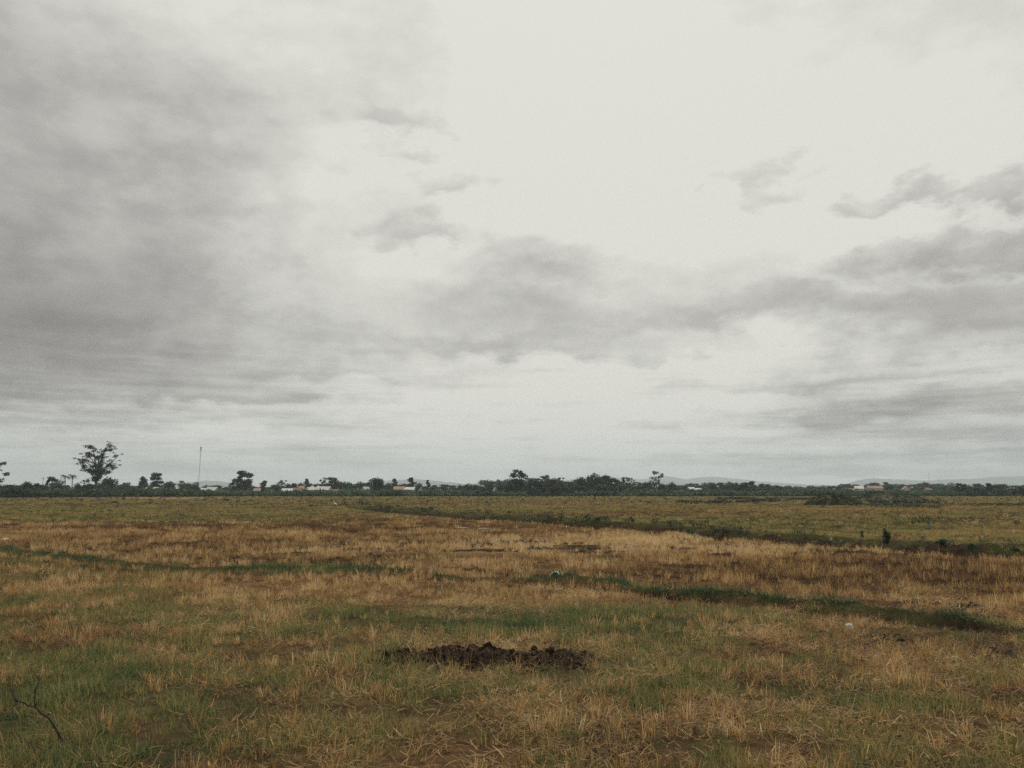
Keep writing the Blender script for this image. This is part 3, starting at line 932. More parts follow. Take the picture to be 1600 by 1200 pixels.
# stretches of the tree line: (where, group, [(x, top, width, distance, kind, leaf[, own label])])
STRETCH = [
    ('left of the palms', 'trees left of the palms', [
        (-20, 720, 46, 230, 'airy', 'leaf_olive', 'sparse tree with drooping branches cut off by the picture edge'),
        (20, 757, 20, 235, 'round', 'leaf_dark'), (42, 753, 17, 255, 'round', 'leaf_dark'), (57, 755, 22, 270, 'puffy', 'leaf_dark'), (69, 757, 16, 300, 'round', 'leaf_mid'),
        (80, 745, 16, 285, 'puffy', 'leaf_dark'), (91, 750, 18, 280, 'round', 'leaf_mid')]),
    ('under the tall open tree', 'trees under the tall open tree', [
        (122, 755, 12, 300, 'round', 'leaf_dark'), (131, 749, 14, 290, 'airy', 'leaf_dark'), (138, 757, 18, 270, 'round', 'leaf_dark'), (160, 757, 16, 290, 'round', 'leaf_dark'),
        (168, 747, 24, 300, 'round', 'leaf_dark', 'big round dark tree just right of the tall open tree'), (187, 756, 15, 330, 'round', 'leaf_mid'), (197, 754, 14, 340, 'puffy', 'leaf_mid')]),
    ('from tall open tree to mast', 'trees left of the mast', [
        (211, 760, 14, 350, 'round', 'leaf_dark'), (223, 745, 15, 355, 'cone', 'leaf_dark', 'pointed dark tree standing above the long shed'),
        (245, 739, 19, 350, 'puffy', 'leaf_dark', 'tall clumpy dark tree behind the long shed'), (241, 756, 14, 360, 'round', 'leaf_dark'),
        (265, 753, 24, 345, 'round', 'leaf_dark', 'wide low dark dome tree right of the long shed'), (286, 751, 20, 360, 'airy', 'leaf_olive'), (291, 755, 22, 370, 'round', 'leaf_olive'), (302, 754, 14, 370, 'round', 'leaf_mid')]),
    ('from mast to white gable', 'trees along the hamlet', [
        (320, 758, 12, 380, 'round', 'leaf_mid'), (338, 758, 17, 400, 'round', 'leaf_mid'), (352, 761, 14, 370, 'round', 'leaf_dark'), (366, 751, 15, 345, 'puffy', 'leaf_mid'),
        (379, 736, 27, 340, 'puffy', 'leaf_dark', 'big spreading dark tree right of the mast'), (381, 752, 18, 345, 'round', 'leaf_dark'), (396, 758, 12, 370, 'round', 'leaf_dark'), (403, 762, 12, 350, 'round', 'leaf_dark'),
        (412, 751, 13, 360, 'tall', 'leaf_dark'), (430, 757, 14, 380, 'round', 'leaf_mid'), (440, 750, 13, 390, 'airy', 'leaf_mid'), (450, 756, 12, 390, 'round', 'leaf_mid'), (459, 755, 12, 400, 'tall', 'leaf_mid'),
        (470, 755, 14, 400, 'round', 'leaf_mid'), (479, 748, 9, 410, 'tall', 'leaf_mid'), (490, 756, 14, 410, 'round', 'leaf_mid'), (498, 756, 14, 400, 'round', 'leaf_dark'), (507, 746, 14, 400, 'airy', 'leaf_mid'),
        (520, 746, 17, 395, 'puffy', 'leaf_olive'), (516, 755, 22, 400, 'round', 'leaf_mid'), (532, 753, 14, 400, 'round', 'leaf_mid'), (545, 754, 14, 400, 'round', 'leaf_dark'),
        (552, 757, 20, 330, 'round', 'leaf_dark', 'round near-black tree left of the white gabled house')]),
    ('from white gable to grove', 'trees right of the white gabled house', [
        (565, 753, 12, 400, 'round', 'leaf_mid'), (576, 753, 12, 400, 'tall', 'leaf_mid'),
        (590, 747, 21, 320, 'round', 'leaf_dark', 'large square-topped dark tree right of the white gabled house'), (606, 755, 11, 380, 'round', 'leaf_mid'), (616, 748, 12, 390, 'tall', 'leaf_mid'), (609, 761, 9, 320, 'shrub', 'leaf_dark'),
        (626, 757, 12, 430, 'round', 'leaf_mid'), (634, 756, 14, 430, 'round', 'leaf_mid'), (642, 746, 11, 400, 'tall', 'leaf_dark', 'slim ragged tree above the pale roofs right of the orange roof'), (655, 755, 15, 380, 'round', 'leaf_mid'),
        (668, 750, 7, 400, 'tall', 'leaf_mid'), (678, 760, 14, 390, 'round', 'leaf_mid'), (694, 760, 14, 370, 'round', 'leaf_dark'), (708, 760, 12, 400, 'round', 'leaf_mid'), (717, 757, 10, 400, 'round', 'leaf_mid'),
        (728, 756, 14, 380, 'round', 'leaf_mid'), (740, 758, 14, 370, 'round', 'leaf_mid')]),
    ('in the dark grove', 'trees of the dark central grove', [
        (757, 760, 14, 340, 'round', 'leaf_dark'), (768, 753, 15, 330, 'puffy', 'leaf_mid'), (783, 759, 16, 320, 'round', 'leaf_dark'), (792, 753, 16, 320, 'round', 'leaf_dark'),
        (810, 734, 25, 315, 'puffy', 'leaf_dark', 'tall tree with two puffy heads rising over the dark grove'), (810, 750, 22, 320, 'round', 'leaf_dark'), (829, 749, 16, 310, 'tall', 'leaf_mid'), (840, 750, 22, 305, 'round', 'leaf_dark'),
        (848, 743, 16, 320, 'airy', 'leaf_mid'), (857, 742, 18, 325, 'airy', 'leaf_olive'), (862, 748, 24, 315, 'round', 'leaf_dark'), (874, 746, 14, 325, 'airy', 'leaf_brown'), (880, 752, 20, 310, 'round', 'leaf_dark'),
        (893, 752, 18, 320, 'round', 'leaf_dark'), (908, 746, 17, 325, 'round', 'leaf_dark'), (922, 744, 18, 325, 'round', 'leaf_dark'), (936, 741, 22, 320, 'round', 'leaf_dark'), (948, 743, 20, 325, 'round', 'leaf_dark'),
        (960, 747, 14, 320, 'puffy', 'leaf_dark'), (974, 745, 17, 325, 'airy', 'leaf_dark'), (986, 746, 12, 330, 'airy', 'leaf_mid'), (940, 757, 26, 300, 'round', 'leaf_olive'), (958, 759, 16, 300, 'round', 'leaf_dark'),
        (972, 757, 20, 310, 'round', 'leaf_mid'), (905, 758, 22, 302, 'round', 'leaf_dark'), (869, 757, 20, 300, 'round', 'leaf_brown'), (988, 760, 14, 310, 'round', 'leaf_mid')]),
    ('from grove to grassy mounds', 'trees right of the grove', [
        (998, 757, 16, 320, 'round', 'leaf_dark'), (1011, 753, 14, 330, 'round', 'leaf_dark'), (1017, 758, 16, 320, 'round', 'leaf_dark'),
        (1026, 736, 20, 300, 'airy', 'leaf_mid', 'tall ragged tree with pale trunk at the right end of the grove'), (1034, 756, 16, 320, 'round', 'leaf_dark'), (1048, 754, 15, 325, 'round', 'leaf_dark'), (1060, 760, 14, 330, 'round', 'leaf_mid'),
        (1070, 758, 16, 420, 'round', 'leaf_mid'), (1082, 758, 16, 430, 'puffy', 'leaf_mid'), (1093, 758, 12, 430, 'tall', 'leaf_mid'), (1103, 761, 18, 360, 'round', 'leaf_mid'), (1115, 757, 17, 340, 'round', 'leaf_dark'),
        (1127, 757, 12, 345, 'puffy', 'leaf_dark'), (1138, 757, 15, 340, 'round', 'leaf_dark'), (1148, 754, 14, 345, 'puffy', 'leaf_dark'), (1161, 754, 16, 335, 'round', 'leaf_dark'), (1173, 752, 18, 335, 'puffy', 'leaf_dark'),
        (1188, 756, 15, 340, 'airy', 'leaf_dark'), (1180, 762, 22, 320, 'round', 'leaf_dark'), (1203, 761, 16, 340, 'round', 'leaf_dark'), (1214, 758, 8, 400, 'tall', 'leaf_mid'), (1222, 760, 10, 380, 'tall', 'leaf_dark'),
        (1233, 759, 14, 420, 'round', 'leaf_mid'), (1246, 762, 18, 400, 'round', 'leaf_mid'), (1258, 761, 16, 420, 'round', 'leaf_olive'), (1270, 762, 18, 420, 'round', 'leaf_olive'), (1284, 760, 16, 430, 'round', 'leaf_mid'),
        (1298, 759, 16, 430, 'puffy', 'leaf_mid'), (1311, 758, 14, 430, 'tall', 'leaf_mid')]),
    ('behind the grass mounds', 'trees around the right-hand hamlet', [
        (1322, 760, 14, 440, 'round', 'leaf_mid'), (1337, 757, 16, 450, 'puffy', 'leaf_dark'), (1352, 762, 16, 420, 'round', 'leaf_mid'), (1376, 764, 14, 420, 'round', 'leaf_mid'), (1388, 757, 22, 430, 'round', 'leaf_mid'),
        (1402, 762, 14, 420, 'round', 'leaf_mid'), (1412, 759, 16, 430, 'round', 'leaf_dark'), (1428, 761, 15, 420, 'round', 'leaf_mid'), (1436, 755, 16, 430, 'airy', 'leaf_mid'), (1448, 755, 18, 430, 'puffy', 'leaf_mid'),
        (1460, 760, 16, 420, 'round', 'leaf_mid'), (1472, 758, 18, 430, 'round', 'leaf_mid'), (1484, 761, 16, 430, 'round', 'leaf_mid')]),
    ('in the clump beyond the mounds', 'trees of the right-hand clump', [
        (1494, 759, 14, 300, 'round', 'leaf_dark'), (1501, 755, 16, 300, 'puffy', 'leaf_dark'), (1515, 757, 18, 305, 'round', 'leaf_dark'), (1529, 755, 18, 300, 'airy', 'leaf_dark'), (1530, 761, 20, 295, 'round', 'leaf_dark'),
        (1546, 755, 16, 295, 'tall', 'leaf_dark'), (1563, 756, 22, 340, 'round', 'leaf_mid'), (1566, 763, 16, 290, 'round', 'leaf_dark'), (1585, 762, 20, 295, 'round', 'leaf_dark'), (1600, 760, 20, 290, 'puffy', 'leaf_dark'), (1622, 758, 22, 290, 'round', 'leaf_dark')]),
]


def plant_trees():
    for where, grp, lst in STRETCH:
        lst = sorted(lst, key=lambda t: t[0])
        tally = {}
        for t in lst:
            px, top, w, d, kind, leaf = t[:6]
            if len(t) > 6:
                lab = t[6]
            else:
                k = (kind, leaf)
                tally[k] = tally.get(k, 0) + 1
                lab = f'{WORD[kind]} {TONE[leaf]} tree, {ORD[tally[k] - 1]} {where}'
            nm = {'shrub': 'bush', 'airy': 'open_tree', 'tall': 'slender_tree', 'cone': 'conical_tree'}.get(kind, 'broadleaf_tree')
            place_tree(nm, px, top + 0.3, w * {'round': 1.22, 'puffy': 0.88, 'airy': 1.0, 'tall': 1.15}.get(kind, 1.1), d, kind, leaf, lab, 'tree', grp, 'bark_pale' if (px == 1026) else 'bark')


plant_trees()


def back_row():
    """the hazier trees seen in the gaps behind the nearer ones"""
    R.seed(88)
    px, i, seen = -70.0, 0, {}
    MARKS = [(-100, 'the left picture edge'), (112, 'the palms'), (150, 'the tall open tree'), (223, 'the pointed tree'), (310, 'the mast'), (379, 'the big spreading tree'), (490, 'the water tanks'),
             (590, 'the square-topped tree'), (642, 'the slim ragged tree'), (752, 'the lone thin palm'), (810, 'the two-headed tree'), (936, "the grove's top"), (1026, 'the pale-trunked tree'), (1130, 'the tin roofs'), (1312, 'the brown mound'),
             (1416, 'the cream gable house'), (1500, 'the clump beyond the mounds')]
    while px < 1680 and i < 130:
        low = 757.2 + 2.2 * math.sin(px * 0.021) + R.uniform(-2.0, 2.2)
        if 180 < px < 420:
            low += 1.8
        if 760 < px < 1000:
            low -= 6
        kind = R.choice(['round', 'round', 'round', 'puffy', 'tall'])
        d = R.uniform(460, 560)
        w = R.uniform(13, 21)
        mark = max((m for m in MARKS if m[0] <= px), key=lambda m: m[0])[1]
        seen[mark] = seen.get(mark, 0) + 1
        lab = f'hazy {WORD[kind]} back-row tree, {ORD[seen[mark] - 1]} one right of {mark}'
        place_tree('distant_tree', px, low, w * 1.25, d, kind, R.choice(['leaf_mid', 'leaf_dark', 'leaf_mid', 'leaf_olive']), lab, 'tree', 'hazy trees of the far back row')
        px += w * R.uniform(0.75, 1.1)
        i += 1


back_row()


def tall_open_tree():
    R.seed(5)
    d = 262.0
    base = at(150, HZ, d)
    u = d / F
    e = tag(empty('tall_open_tree', (base.x, d, -0.05)), 'tallest tree with open spreading ragged crown, left of the mast', 'tree')
    def P(px, py, dy=0.0):
        return Vector(((px - 150) * u, dy, (HZ - py) * u + CAMH))
    T = MB()
    T.tube([P(150, 777), P(149.5, 768), P(149.5, 758), P(150, 748), P(150, 738)], [0.60, 0.46, 0.40, 0.34, 0.24], 9)
    limbs = [[(149.5, 757), (145, 748), (140, 739), (133, 733), (127, 730)], [(149.5, 752), (147, 738), (143, 727), (136, 718), (125, 712)], [(150, 745), (146, 730), (143, 716), (139, 704), (134, 698)],
             [(150, 742), (154, 728), (157, 714), (161, 704), (166, 695)], [(150, 748), (156, 738), (162, 728), (169, 722), (178, 712)], [(150, 752), (157, 744), (163, 739), (170, 738)], [(150, 742), (151, 728), (153, 716), (158, 706), (172, 702)],
             [(147, 738), (140, 728), (131, 722), (121, 720)], [(150, 744), (158, 735), (166, 731), (171, 728)]]
    tips = []
    for L in limbs:
        y0 = R.uniform(-2.5, 2.5)
        pts = [P(a, b, y0 * i / (len(L) - 1)) for i, (a, b) in enumerate(L)]
        n = len(pts)
        T.tube(pts, [0.22 * (1 - 0.8 * i / (n - 1)) + 0.03 for i in range(n)], 6)
        for i in range(1, n):
            for _ in range(6):
                q = pts[i] + Vector((R.uniform(-1.7, 1.7), R.uniform(-1.9, 1.9), R.uniform(-0.6, 1.0)))
                T.tube([pts[i], pts[i].lerp(q, 0.5) + Vector((0, 0, 0.12)), q], [0.06, 0.04, 0.02], 4)
                tips.append((q, i / (n - 1)))
    link('trunk', T.mesh('trunk', True), e, M['bark'])
    V, Fc = [], []
    for q, s in tips:
        r = R.uniform(0.3, 0.8)
        leaves(V, Fc, q, (r * 1.35, r * 1.35, r * 0.6), int(42 * R.uniform(0.4, 1.2)), 0.17, 0.2)
    for (px, py, rx, ry, n) in [(151, 728, 7, 6, 190), (147, 738, 8, 6, 210), (155, 737, 7, 6, 180), (138, 736, 6, 4, 100), (165, 738, 6, 3, 100), (136, 709, 6, 3, 80), (134, 698, 7, 3, 90), (146, 716, 5, 5, 90), (159, 712, 4, 5, 80),
                                (168, 704, 6, 2, 60), (152, 746, 8, 5, 190), (145, 750, 5, 5, 90), (156, 721, 5, 5, 100), (140, 712, 6, 3, 70), (127, 729, 4, 4, 50), (131, 719, 7, 3, 80), (170, 727, 4, 4, 60)]:
        leaves(V, Fc, P(px, py, R.uniform(-1.2, 1.2)), (rx * u * 0.95, rx * u, ry * u), int(n * 2.1), 0.20, 0.2)
    link('crown', mesh_of('crown', V, Fc), e, M['leaf_dark'])


tall_open_tree()


def palm(px, top, d, label, seed):
    R.seed(seed)
    u = d / F
    base = at(px, HZ, d)
    H = (HZ - top) * u + CAMH - 1.0
    e = tag(empty('palm_tree', (base.x, d, -0.05)), label, 'palm tree', 'coconut palms')
    T = MB()
    lean = R.uniform(-0.5, 0.5)
    T.tube([(0, 0, 0), (lean * 0.3, 0, H * 0.35), (lean * 0.7, 0, H * 0.7), (lean, 0, H - 0.6)], [0.22, 0.17, 0.15, 0.13], 8)
    link('trunk', T.mesh('trunk', True), e, M['bark'])
    cr = empty('crown', (0, 0, 0))
    cr.parent = e
    c = Vector((lean, 0, H - 0.7))
    for k in range(15):
        a = k / 15 * 6.283 + R.uniform(-0.2, 0.2)
        up = R.uniform(-0.1, 1.1)
        V, Fc = [], []
        d0 = Vector((math.cos(a), math.sin(a), 0))
        pts = []
        p, th, L = c.copy(), up, R.uniform(1.9, 2.5)
        for i in range(9):
            pts.append(p.copy())
            p = p + (d0 * math.cos(th) + Vector((0, 0, math.sin(th)))) * L / 8
            th -= 0.22
        s = Vector((-math.sin(a), math.cos(a), 0))
        for i in range(8):
            for sg in (-1, 1):
                for q in (0.0, 0.5):
                    b0 = pts[i].lerp(pts[i + 1], q)
                    ln = 0.55 * math.sin(math.pi * min(1, (i + q + 1.2) / 9.0)) + 0.1
                    tip = b0 + (s * sg * 0.9 + (pts[i + 1] - pts[i]).normalized() * 0.5 + Vector((0, 0, -0.5))) * ln
                    w = (pts[i + 1] - pts[i]) * 0.33
                    k0 = len(V)
                    V += [b0, b0 + w, tip]
                    Fc.append((k0, k0 + 1, k0 + 2))
        k0 = len(V)
        for p in pts:
            V += [p - s * 0.025, p + s * 0.025]
        for i in range(8):
            Fc.append((k0 + 2 * i, k0 + 2 * i + 1, k0 + 2 * i + 3, k0 + 2 * i + 2))
        link('frond', mesh_of('frond', V, Fc), cr, M['leaf_dark'])


palm(101.5, 738, 300, 'left one of the two coconut palms beside the tall open tree', 3)
palm(112.5, 737, 305, 'right one of the two coconut palms beside the tall open tree', 8)
palm(752, 750, 430, 'lone thin palm poking up left of the dark grove', 14)


# bushes of the left edge and single bushes in the fields
def bushes():
    R.seed(31)
    L = []
    for i, (px, top, w, d) in enumerate([(-6, 759, 22, 212), (12, 762, 20, 210), (27, 763, 18, 214), (40, 765, 18, 218), (54, 767, 16, 222)]):
        L.append((px, top, w, d, 'leaf_mid' if i % 2 else 'leaf_dark', f'{ORD[i]} big leafy bush from the left picture edge, at the field margin', 'bushes at the left field margin'))
    for i, (px, top, w, d) in enumerate([(70, 767, 18, 245), (84, 767, 18, 250), (98, 767.5, 18, 252), (112, 767.5, 18, 255), (126, 767.5, 16, 258)]):
        L.append((px, top, w, d, 'leaf_pale' if i in (0, 1, 2) else 'leaf_mid', f'low green hedge bush in front of the palms, {ORD[i]} from the left', 'low hedge bushes before the palms'))
    L += [(352, 779.0, 8, 150, 'leaf_dark', 'small dark bush alone in the field in front of the mast', None),
          (487, 787.5, 6, 96, 'leaf_dark', 'left of two tiny dark bushes in the field near the white egret', 'two tiny field bushes'),
          (496, 788.5, 5, 95, 'leaf_dark', 'right of two tiny dark bushes in the field near the white egret', 'two tiny field bushes'),
          (1381, 825, 13, 27.0, 'leaf_dark', 'upright dark bush on the ditch bank, tallest there', 'bushes on the ditch bank'),
          (1465, 839, 24, 25.5, 'leaf_mid', 'wide green bush on the ditch bank above the white bag', 'bushes on the ditch bank'),
          (1512, 845, 26, 24.5, 'leaf_mid', 'wide low bush on the ditch bank right of the white bag', 'bushes on the ditch bank'),
          (1578, 850, 22, 24.0, 'leaf_mid', 'low green bush on the ditch bank at the right picture edge', 'bushes on the ditch bank'),
          (842, 806, 12, 53.0, 'leaf_dark', 'small dark bush on the ditch left of the white paper scrap', 'bushes on the ditch bank'),
          (988, 808, 8, 43, 'leaf_pale', 'pale flowering bush on the ditch bank behind the golden stubble', 'bushes on the ditch bank'),
          (1343, 826, 8, 30, 'leaf_pale', 'thin pale bush on the ditch bank left of the upright dark bush', 'bushes on the ditch bank')]
    for px, top, w, d, leaf, lab, grp in L:
        place_tree('bush', px, top - (HZ + 2135 / d - top) * 0.12, w * (1.3 if d > 90 else 0.8 if px == 1381 else 0.62), d, 'shrub', leaf, lab, 'bush', grp)


bushes()


def undergrowth():
    """the unbroken scrub at the foot of the tree line"""
    R.seed(77)
    protos = []
    for i in range(5):
        V, Fc = [], []
        for _ in range(6):
            a, r = R.uniform(0, 6.28), R.uniform(0, 0.8)
            leaves(V, Fc, (r * math.cos(a), r * math.sin(a), R.uniform(0.2, 0.7)), (0.6, 0.6, 0.45), 30, 0.17, 0.3)
        protos.append(bpy.data.objects.new('u', _m(mesh_of('u', V, Fc), M['scrub'])))
    n = 6000
    d = RNG.uniform(286, 470, n) ** 1.0
    px = RNG.uniform(-120, 1760, n)
    x = (px - 800) / F * d
    keep = fbm(x, d, 22, 50) > 0.38
    # left margin is nearer
    n2 = 700
    px2 = RNG.uniform(-120, 330, n2)
    d2 = RNG.uniform(228 + np.maximum(px2, 0) * 0.1, 300, n2)
    x = np.concatenate([x[keep], (px2 - 800) / F * d2])
    d = np.concatenate([d[keep], d2])
    P = np.stack([x, d, np.full(len(x), -0.1)], 1)
    m = len(x)
    s = RNG.uniform(0.8, 2.2, m) * (0.75 + 0.9 * fbm(x, d, 30, 60))
    scl = np.stack([s * 1.3, s * 1.3, s], 1)
    rot = np.stack([np.zeros(m), np.zeros(m), RNG.random(m) * 6.28], 1)
    scatter('undergrowth', protos, P, rot, scl, RNG.integers(0, 5, m), np.clip(RNG.normal(0.45, 0.2, m) + 0.8 * (fbm(x, d, 14, 66) - 0.5), 0, 1), 'low green scrub massed along the foot of the tree line', 'scrub')


M['scrub'] = blade_mat('scrub_leaf', [(0.0, (0.022, 0.046, 0.027)), (0.5, (0.052, 0.092, 0.047)), (1.0, (0.12, 0.15, 0.072))], 0.4, 0.28)
undergrowth()


# ------------------------------------------------------------------ mounds in the far field
def mound(x0, x1, py_base, top_px, seed, label, leafs, peak=0.5):
    R.seed(seed)
    d = gnd(800, py_base).y
    a, b = (x0 - 800) / F * d, (x1 - 800) / F * d
    H = (py_base - top_px) / F * d
    W = b - a
    dep = W * 0.42
    e = tag(empty('grassy_mound', ((a + b) / 2, d + dep, 0)), label, 'mound', 'overgrown mounds in the far field')
    nx, ny = 40, 22
    u, v = np.meshgrid(np.linspace(-1, 1, nx), np.linspace(-1, 1, ny), indexing='ij')
    x, y = u * W / 2, v * dep
    r = np.sqrt((u - (peak - 0.5) * 0.5 * (1 - u * u)) ** 2 + v ** 2)
    n = fbm(x + seed * 7, y, 2.2, seed, 4)
    z = H * np.clip(1 - r ** 1.7, -0.1, 1) * (0.48 + 0.85 * n) + (fbm(x, y + 9, 0.8, seed + 3, 3) - 0.5) * 0.5 * np.clip(1.3 - r, 0, 1) - 0.08
    V = np.stack([x.ravel(), y.ravel(), z.ravel()], 1)
    Q = [(i * ny + j, (i + 1) * ny + j, (i + 1) * ny + j + 1, i * ny + j + 1) for i in range(nx - 1) for j in range(ny - 1)]
    link('earth', mesh_of('earth', V, Q, True), e, M['mound_soil'])
    for nm, leaf, cnt in leafs:
        LV, LF = [], []
        for _ in range(cnt):
            i = R.randrange(nx * ny)
            if r.ravel()[i] > 1.02:
                continue
            p = Vector(V[i]) + Vector((R.uniform(-.2, .2), R.uniform(-.2, .2), 0.05))
            leaves(LV, LF, p, (0.35, 0.35, 0.22), 7, 0.10, 0.2)
        o = link(nm, mesh_of(nm, LV, LF), e, M[leaf])
        o['kind'] = 'stuff'


M['mound_soil'] = simple('mound_soil', (0.085, 0.068, 0.040), 0.95, 0.6, 1.2)
mound(1268, 1357, 790, 771.5, 4, 'brown and green overgrown earth mound, nearer of the two mounds', [('weeds', 'leaf_dark', 520), ('dry_weeds', 'leaf_brown', 300), ('grass', 'leaf_olive', 160)], 0.35)
mound(1350, 1472, 783.5, 768.5, 9, 'long dark bushy mound just behind the brown mound', [('weeds', 'leaf_dark', 1300), ('grass', 'leaf_mid', 300)], 0.25)
mound(1175, 1275, 783.0, 778.0, 19, 'low flat strip of dark growth left of the brown mound', [('weeds', 'leaf_dark', 420)], 0.6)


# ------------------------------------------------------------------ houses
def house(px, py_eave, w_px, d, label, wall='wall_white', roof='roof_orange', style='gable', rise=1.2, rz=0.0, name='house', hw=None):
    u = d / F
    base = at(px, HZ, d)
    w = w_px * u
    dep = max(4.0, w * 0.6)
    h = hw or max(2.2, (HZ - py_eave) * u + CAMH)
    e = tag(empty(name, (base.x, d, -0.05), rz), label, 'house', 'small houses of the hamlets')
    W = MB()
    x, y = w / 2, dep / 2
    if style == 'end':      # gable faces the field
        V = [(-x, -y, 0), (x, -y, 0), (x, y, 0), (-x, y, 0), (-x, -y, h), (x, -y, h), (x, y, h), (-x, y, h), (0, -y, h + rise), (0, y, h + rise)]
        Fc = [(0, 1, 5, 8, 4), (1, 2, 6, 5), (2, 3, 7, 9, 6), (3, 0, 4, 7)]
    else:
        V = [(-x, -y, 0), (x, -y, 0), (x, y, 0), (-x, y, 0), (-x, -y, h), (x, -y, h), (x, y, h), (-x, y, h), (-x, 0, h + rise), (x, 0, h + rise)]
        Fc = [(0, 1, 5, 4), (1, 2, 6, 9, 5), (2, 3, 7, 6), (3, 0, 4, 8, 7)]
    W.add(V, Fc)
    W.build('wall', M[wall], e)
    Rf = MB()
    o = 0.35
    t = 0.10
    if style == 'end':
        sl = rise / x
        for s in (-1, 1):
            A = [(s * (x + o), -y - o, h - o * sl + 0.02), (0, -y - o, h + rise + 0.02), (0, y + o, h + rise + 0.02), (s * (x + o), y + o, h - o * sl + 0.02)]
            Rf.add(A + [(p[0], p[1], p[2] + t) for p in A], [(0, 1, 2, 3), (7, 6, 5, 4), (0, 4, 5, 1), (1, 5, 6, 2), (2, 6, 7, 3), (3, 7, 4, 0)])
    else:
        sl = rise / y
        for s in (-1, 1):
            A = [(-x - o, s * (y + o), h - o * sl + 0.02), (x + o, s * (y + o), h - o * sl + 0.02), (x + o, 0, h + rise + 0.02), (-x - o, 0, h + rise + 0.02)]
            Rf.add(A + [(p[0], p[1], p[2] + t) for p in A], [(0, 1, 2, 3), (7, 6, 5, 4), (0, 4, 5, 1), (1, 5, 6, 2), (2, 6, 7, 3), (3, 7, 4, 0)])
    Rf.build('roof', M[roof], e)
    D = MB()
    dx = -w * 0.1
    D.box((dx, -y - 0.02, 1.0), (0.85, 0.08, 2.0))
    D.build('door', M['door'], e)
    n = max(1, int(w / 3.2))
    for i in range(n + 1):
        wx = -x + w * (i + 0.5) / (n + 1)
        if abs(wx - dx) < 0.9:
            continue
        B = MB()
        B.box((wx, -y - 0.02, 1.45), (0.9, 0.06, 0.9))
        wi = B.build('window', M['wall_grey'], e)
        G = MB()
        G.box((wx, -y - 0.055, 1.45), (0.74, 0.02, 0.74))
        G.build('pane', M['glass'], wi)
    return e


house(239, 763.5, 19, 335, 'long low shed with pale roof under the pointed tree', 'wall_grey', 'roof_white', 'gable', 1.1, 0.12, 'shed', 2.3)
house(221, 764, 5, 335, 'tiny white hut left of the long pale-roofed shed', 'wall_white', 'roof_grey', 'end', 0.7, -0.2, 'hut', 2.0)
house(275.5, 763, 6, 335, 'small white gable end between two trees left of the mast', 'wall_white', 'roof_white', 'end', 1.1, 0.1, 'house', 2.8)
house(319, 764, 8, 335, 'small pale house with grey roof right of the mast', 'wall_white', 'roof_grey', 'gable', 0.9, 0.3, 'house', 2.2)
house(332, 763, 16, 338, 'wider house with sloping pale roof left of the big spreading tree', 'wall_grey', 'roof_white', 'gable', 1.2, -0.25, 'house', 2.3)
house(402, 766, 8, 320, 'small orange-roofed house right of the big spreading tree', 'wall_white', 'roof_orange', 'gable', 0.9, 0.2, 'house', 2.0)
house(449, 766, 14, 330, 'low white-roofed house at the left end of the hamlet', 'wall_grey', 'roof_white', 'gable', 0.9, 0.15, 'house', 2.0)
house(464, 766, 13, 335, 'low house with dark brown roof in the hamlet', 'wall_grey', 'roof_brown', 'gable', 1.0, 0.1, 'house', 2.2)
house(472, 762.5, 7, 350, 'house with pinkish gable roof behind the brown roof', 'wall_white', 'roof_orange', 'gable', 1.0, -0.1, 'house', 3.1)
house(490, 765, 17, 330, 'wide pinkish white house under the water tanks', 'wall_white', 'roof_grey', 'gable', 1.0, 0.05, 'house', 2.4)
house(508, 763.5, 16, 345, 'long house with pale blue-grey metal roof beside the water tanks', 'wall_white', 'roof_white', 'gable', 1.3, -0.2, 'house', 2.5)
house(529, 768, 20, 330, 'low brown-roofed sheds among brown brush', 'wall_grey', 'roof_brown', 'gable', 0.9, 0.1, 'shed', 1.7)
house(571.5, 766, 9, 318, 'small white house with bright gable end beside the dark trees', 'wall_white', 'roof_white', 'end', 1.3, -0.35, 'house', 2.2)
house(624, 763.5, 16, 345, 'house with orange hipped roof right of the square-topped tree', 'wall_white', 'roof_orange', 'gable', 1.2, 0.2, 'house', 2.6)
house(641, 765, 13, 345, 'white-roofed house right of the orange roof', 'wall_white', 'roof_white', 'gable', 0.9, -0.1, 'house', 2.6)
house(658, 765, 6, 340, 'small orange gable house half hidden by trees', 'wall_white', 'roof_orange', 'end', 1.0, 0.2, 'house', 2.4)
house(773.5, 765, 4, 315, 'tiny pale hut in a gap at the left of the grove', 'wall_white', 'roof_grey', 'end', 0.8, 0.1, 'hut', 2.4)
house(1080, 765, 8, 350, 'house with bright tin roof right of the pale-trunked tree', 'wall_grey', 'roof_white', 'gable', 0.9, 0.2, 'house', 2.6)
house(1092, 766, 6, 350, 'smaller tin-roofed house beside the bright tin roof', 'wall_grey', 'roof_white', 'gable', 0.7, -0.2, 'house', 2.4)
house(1327, 765, 12, 410, 'low pinkish house at the left of the right-hand hamlet', 'wall_white', 'roof_orange', 'gable', 0.9, 0.15, 'house', 2.4)
house(1342, 762.5, 12, 415, 'two-storey white house with pale roof in the right-hand hamlet', 'wall_white', 'roof_white', 'gable', 1.2, -0.2, 'house', 3.3)
house(1366, 762, 22, 415, 'long house with brownish orange roof in the right-hand hamlet', 'wall_white', 'roof_orange', 'gable', 1.1, 0.05, 'house', 3.4)
house(1416, 764, 10, 410, 'cream gable house alone among the trees behind the mounds', 'wall_white', 'roof_orange', 'end', 1.4, -0.2, 'house', 3.0)
house(1449, 765, 8, 410, 'small dull pink house right of the cream gable house', 'roof_orange', 'roof_brown', 'gable', 0.8, 0.1, 'house', 2.6)
house(1534, 766, 3, 305, 'tiny pale hut glimpsed in the dark right-hand clump', 'wall_grey', 'roof_white', 'end', 0.5, 0.2, 'hut', 1.7)


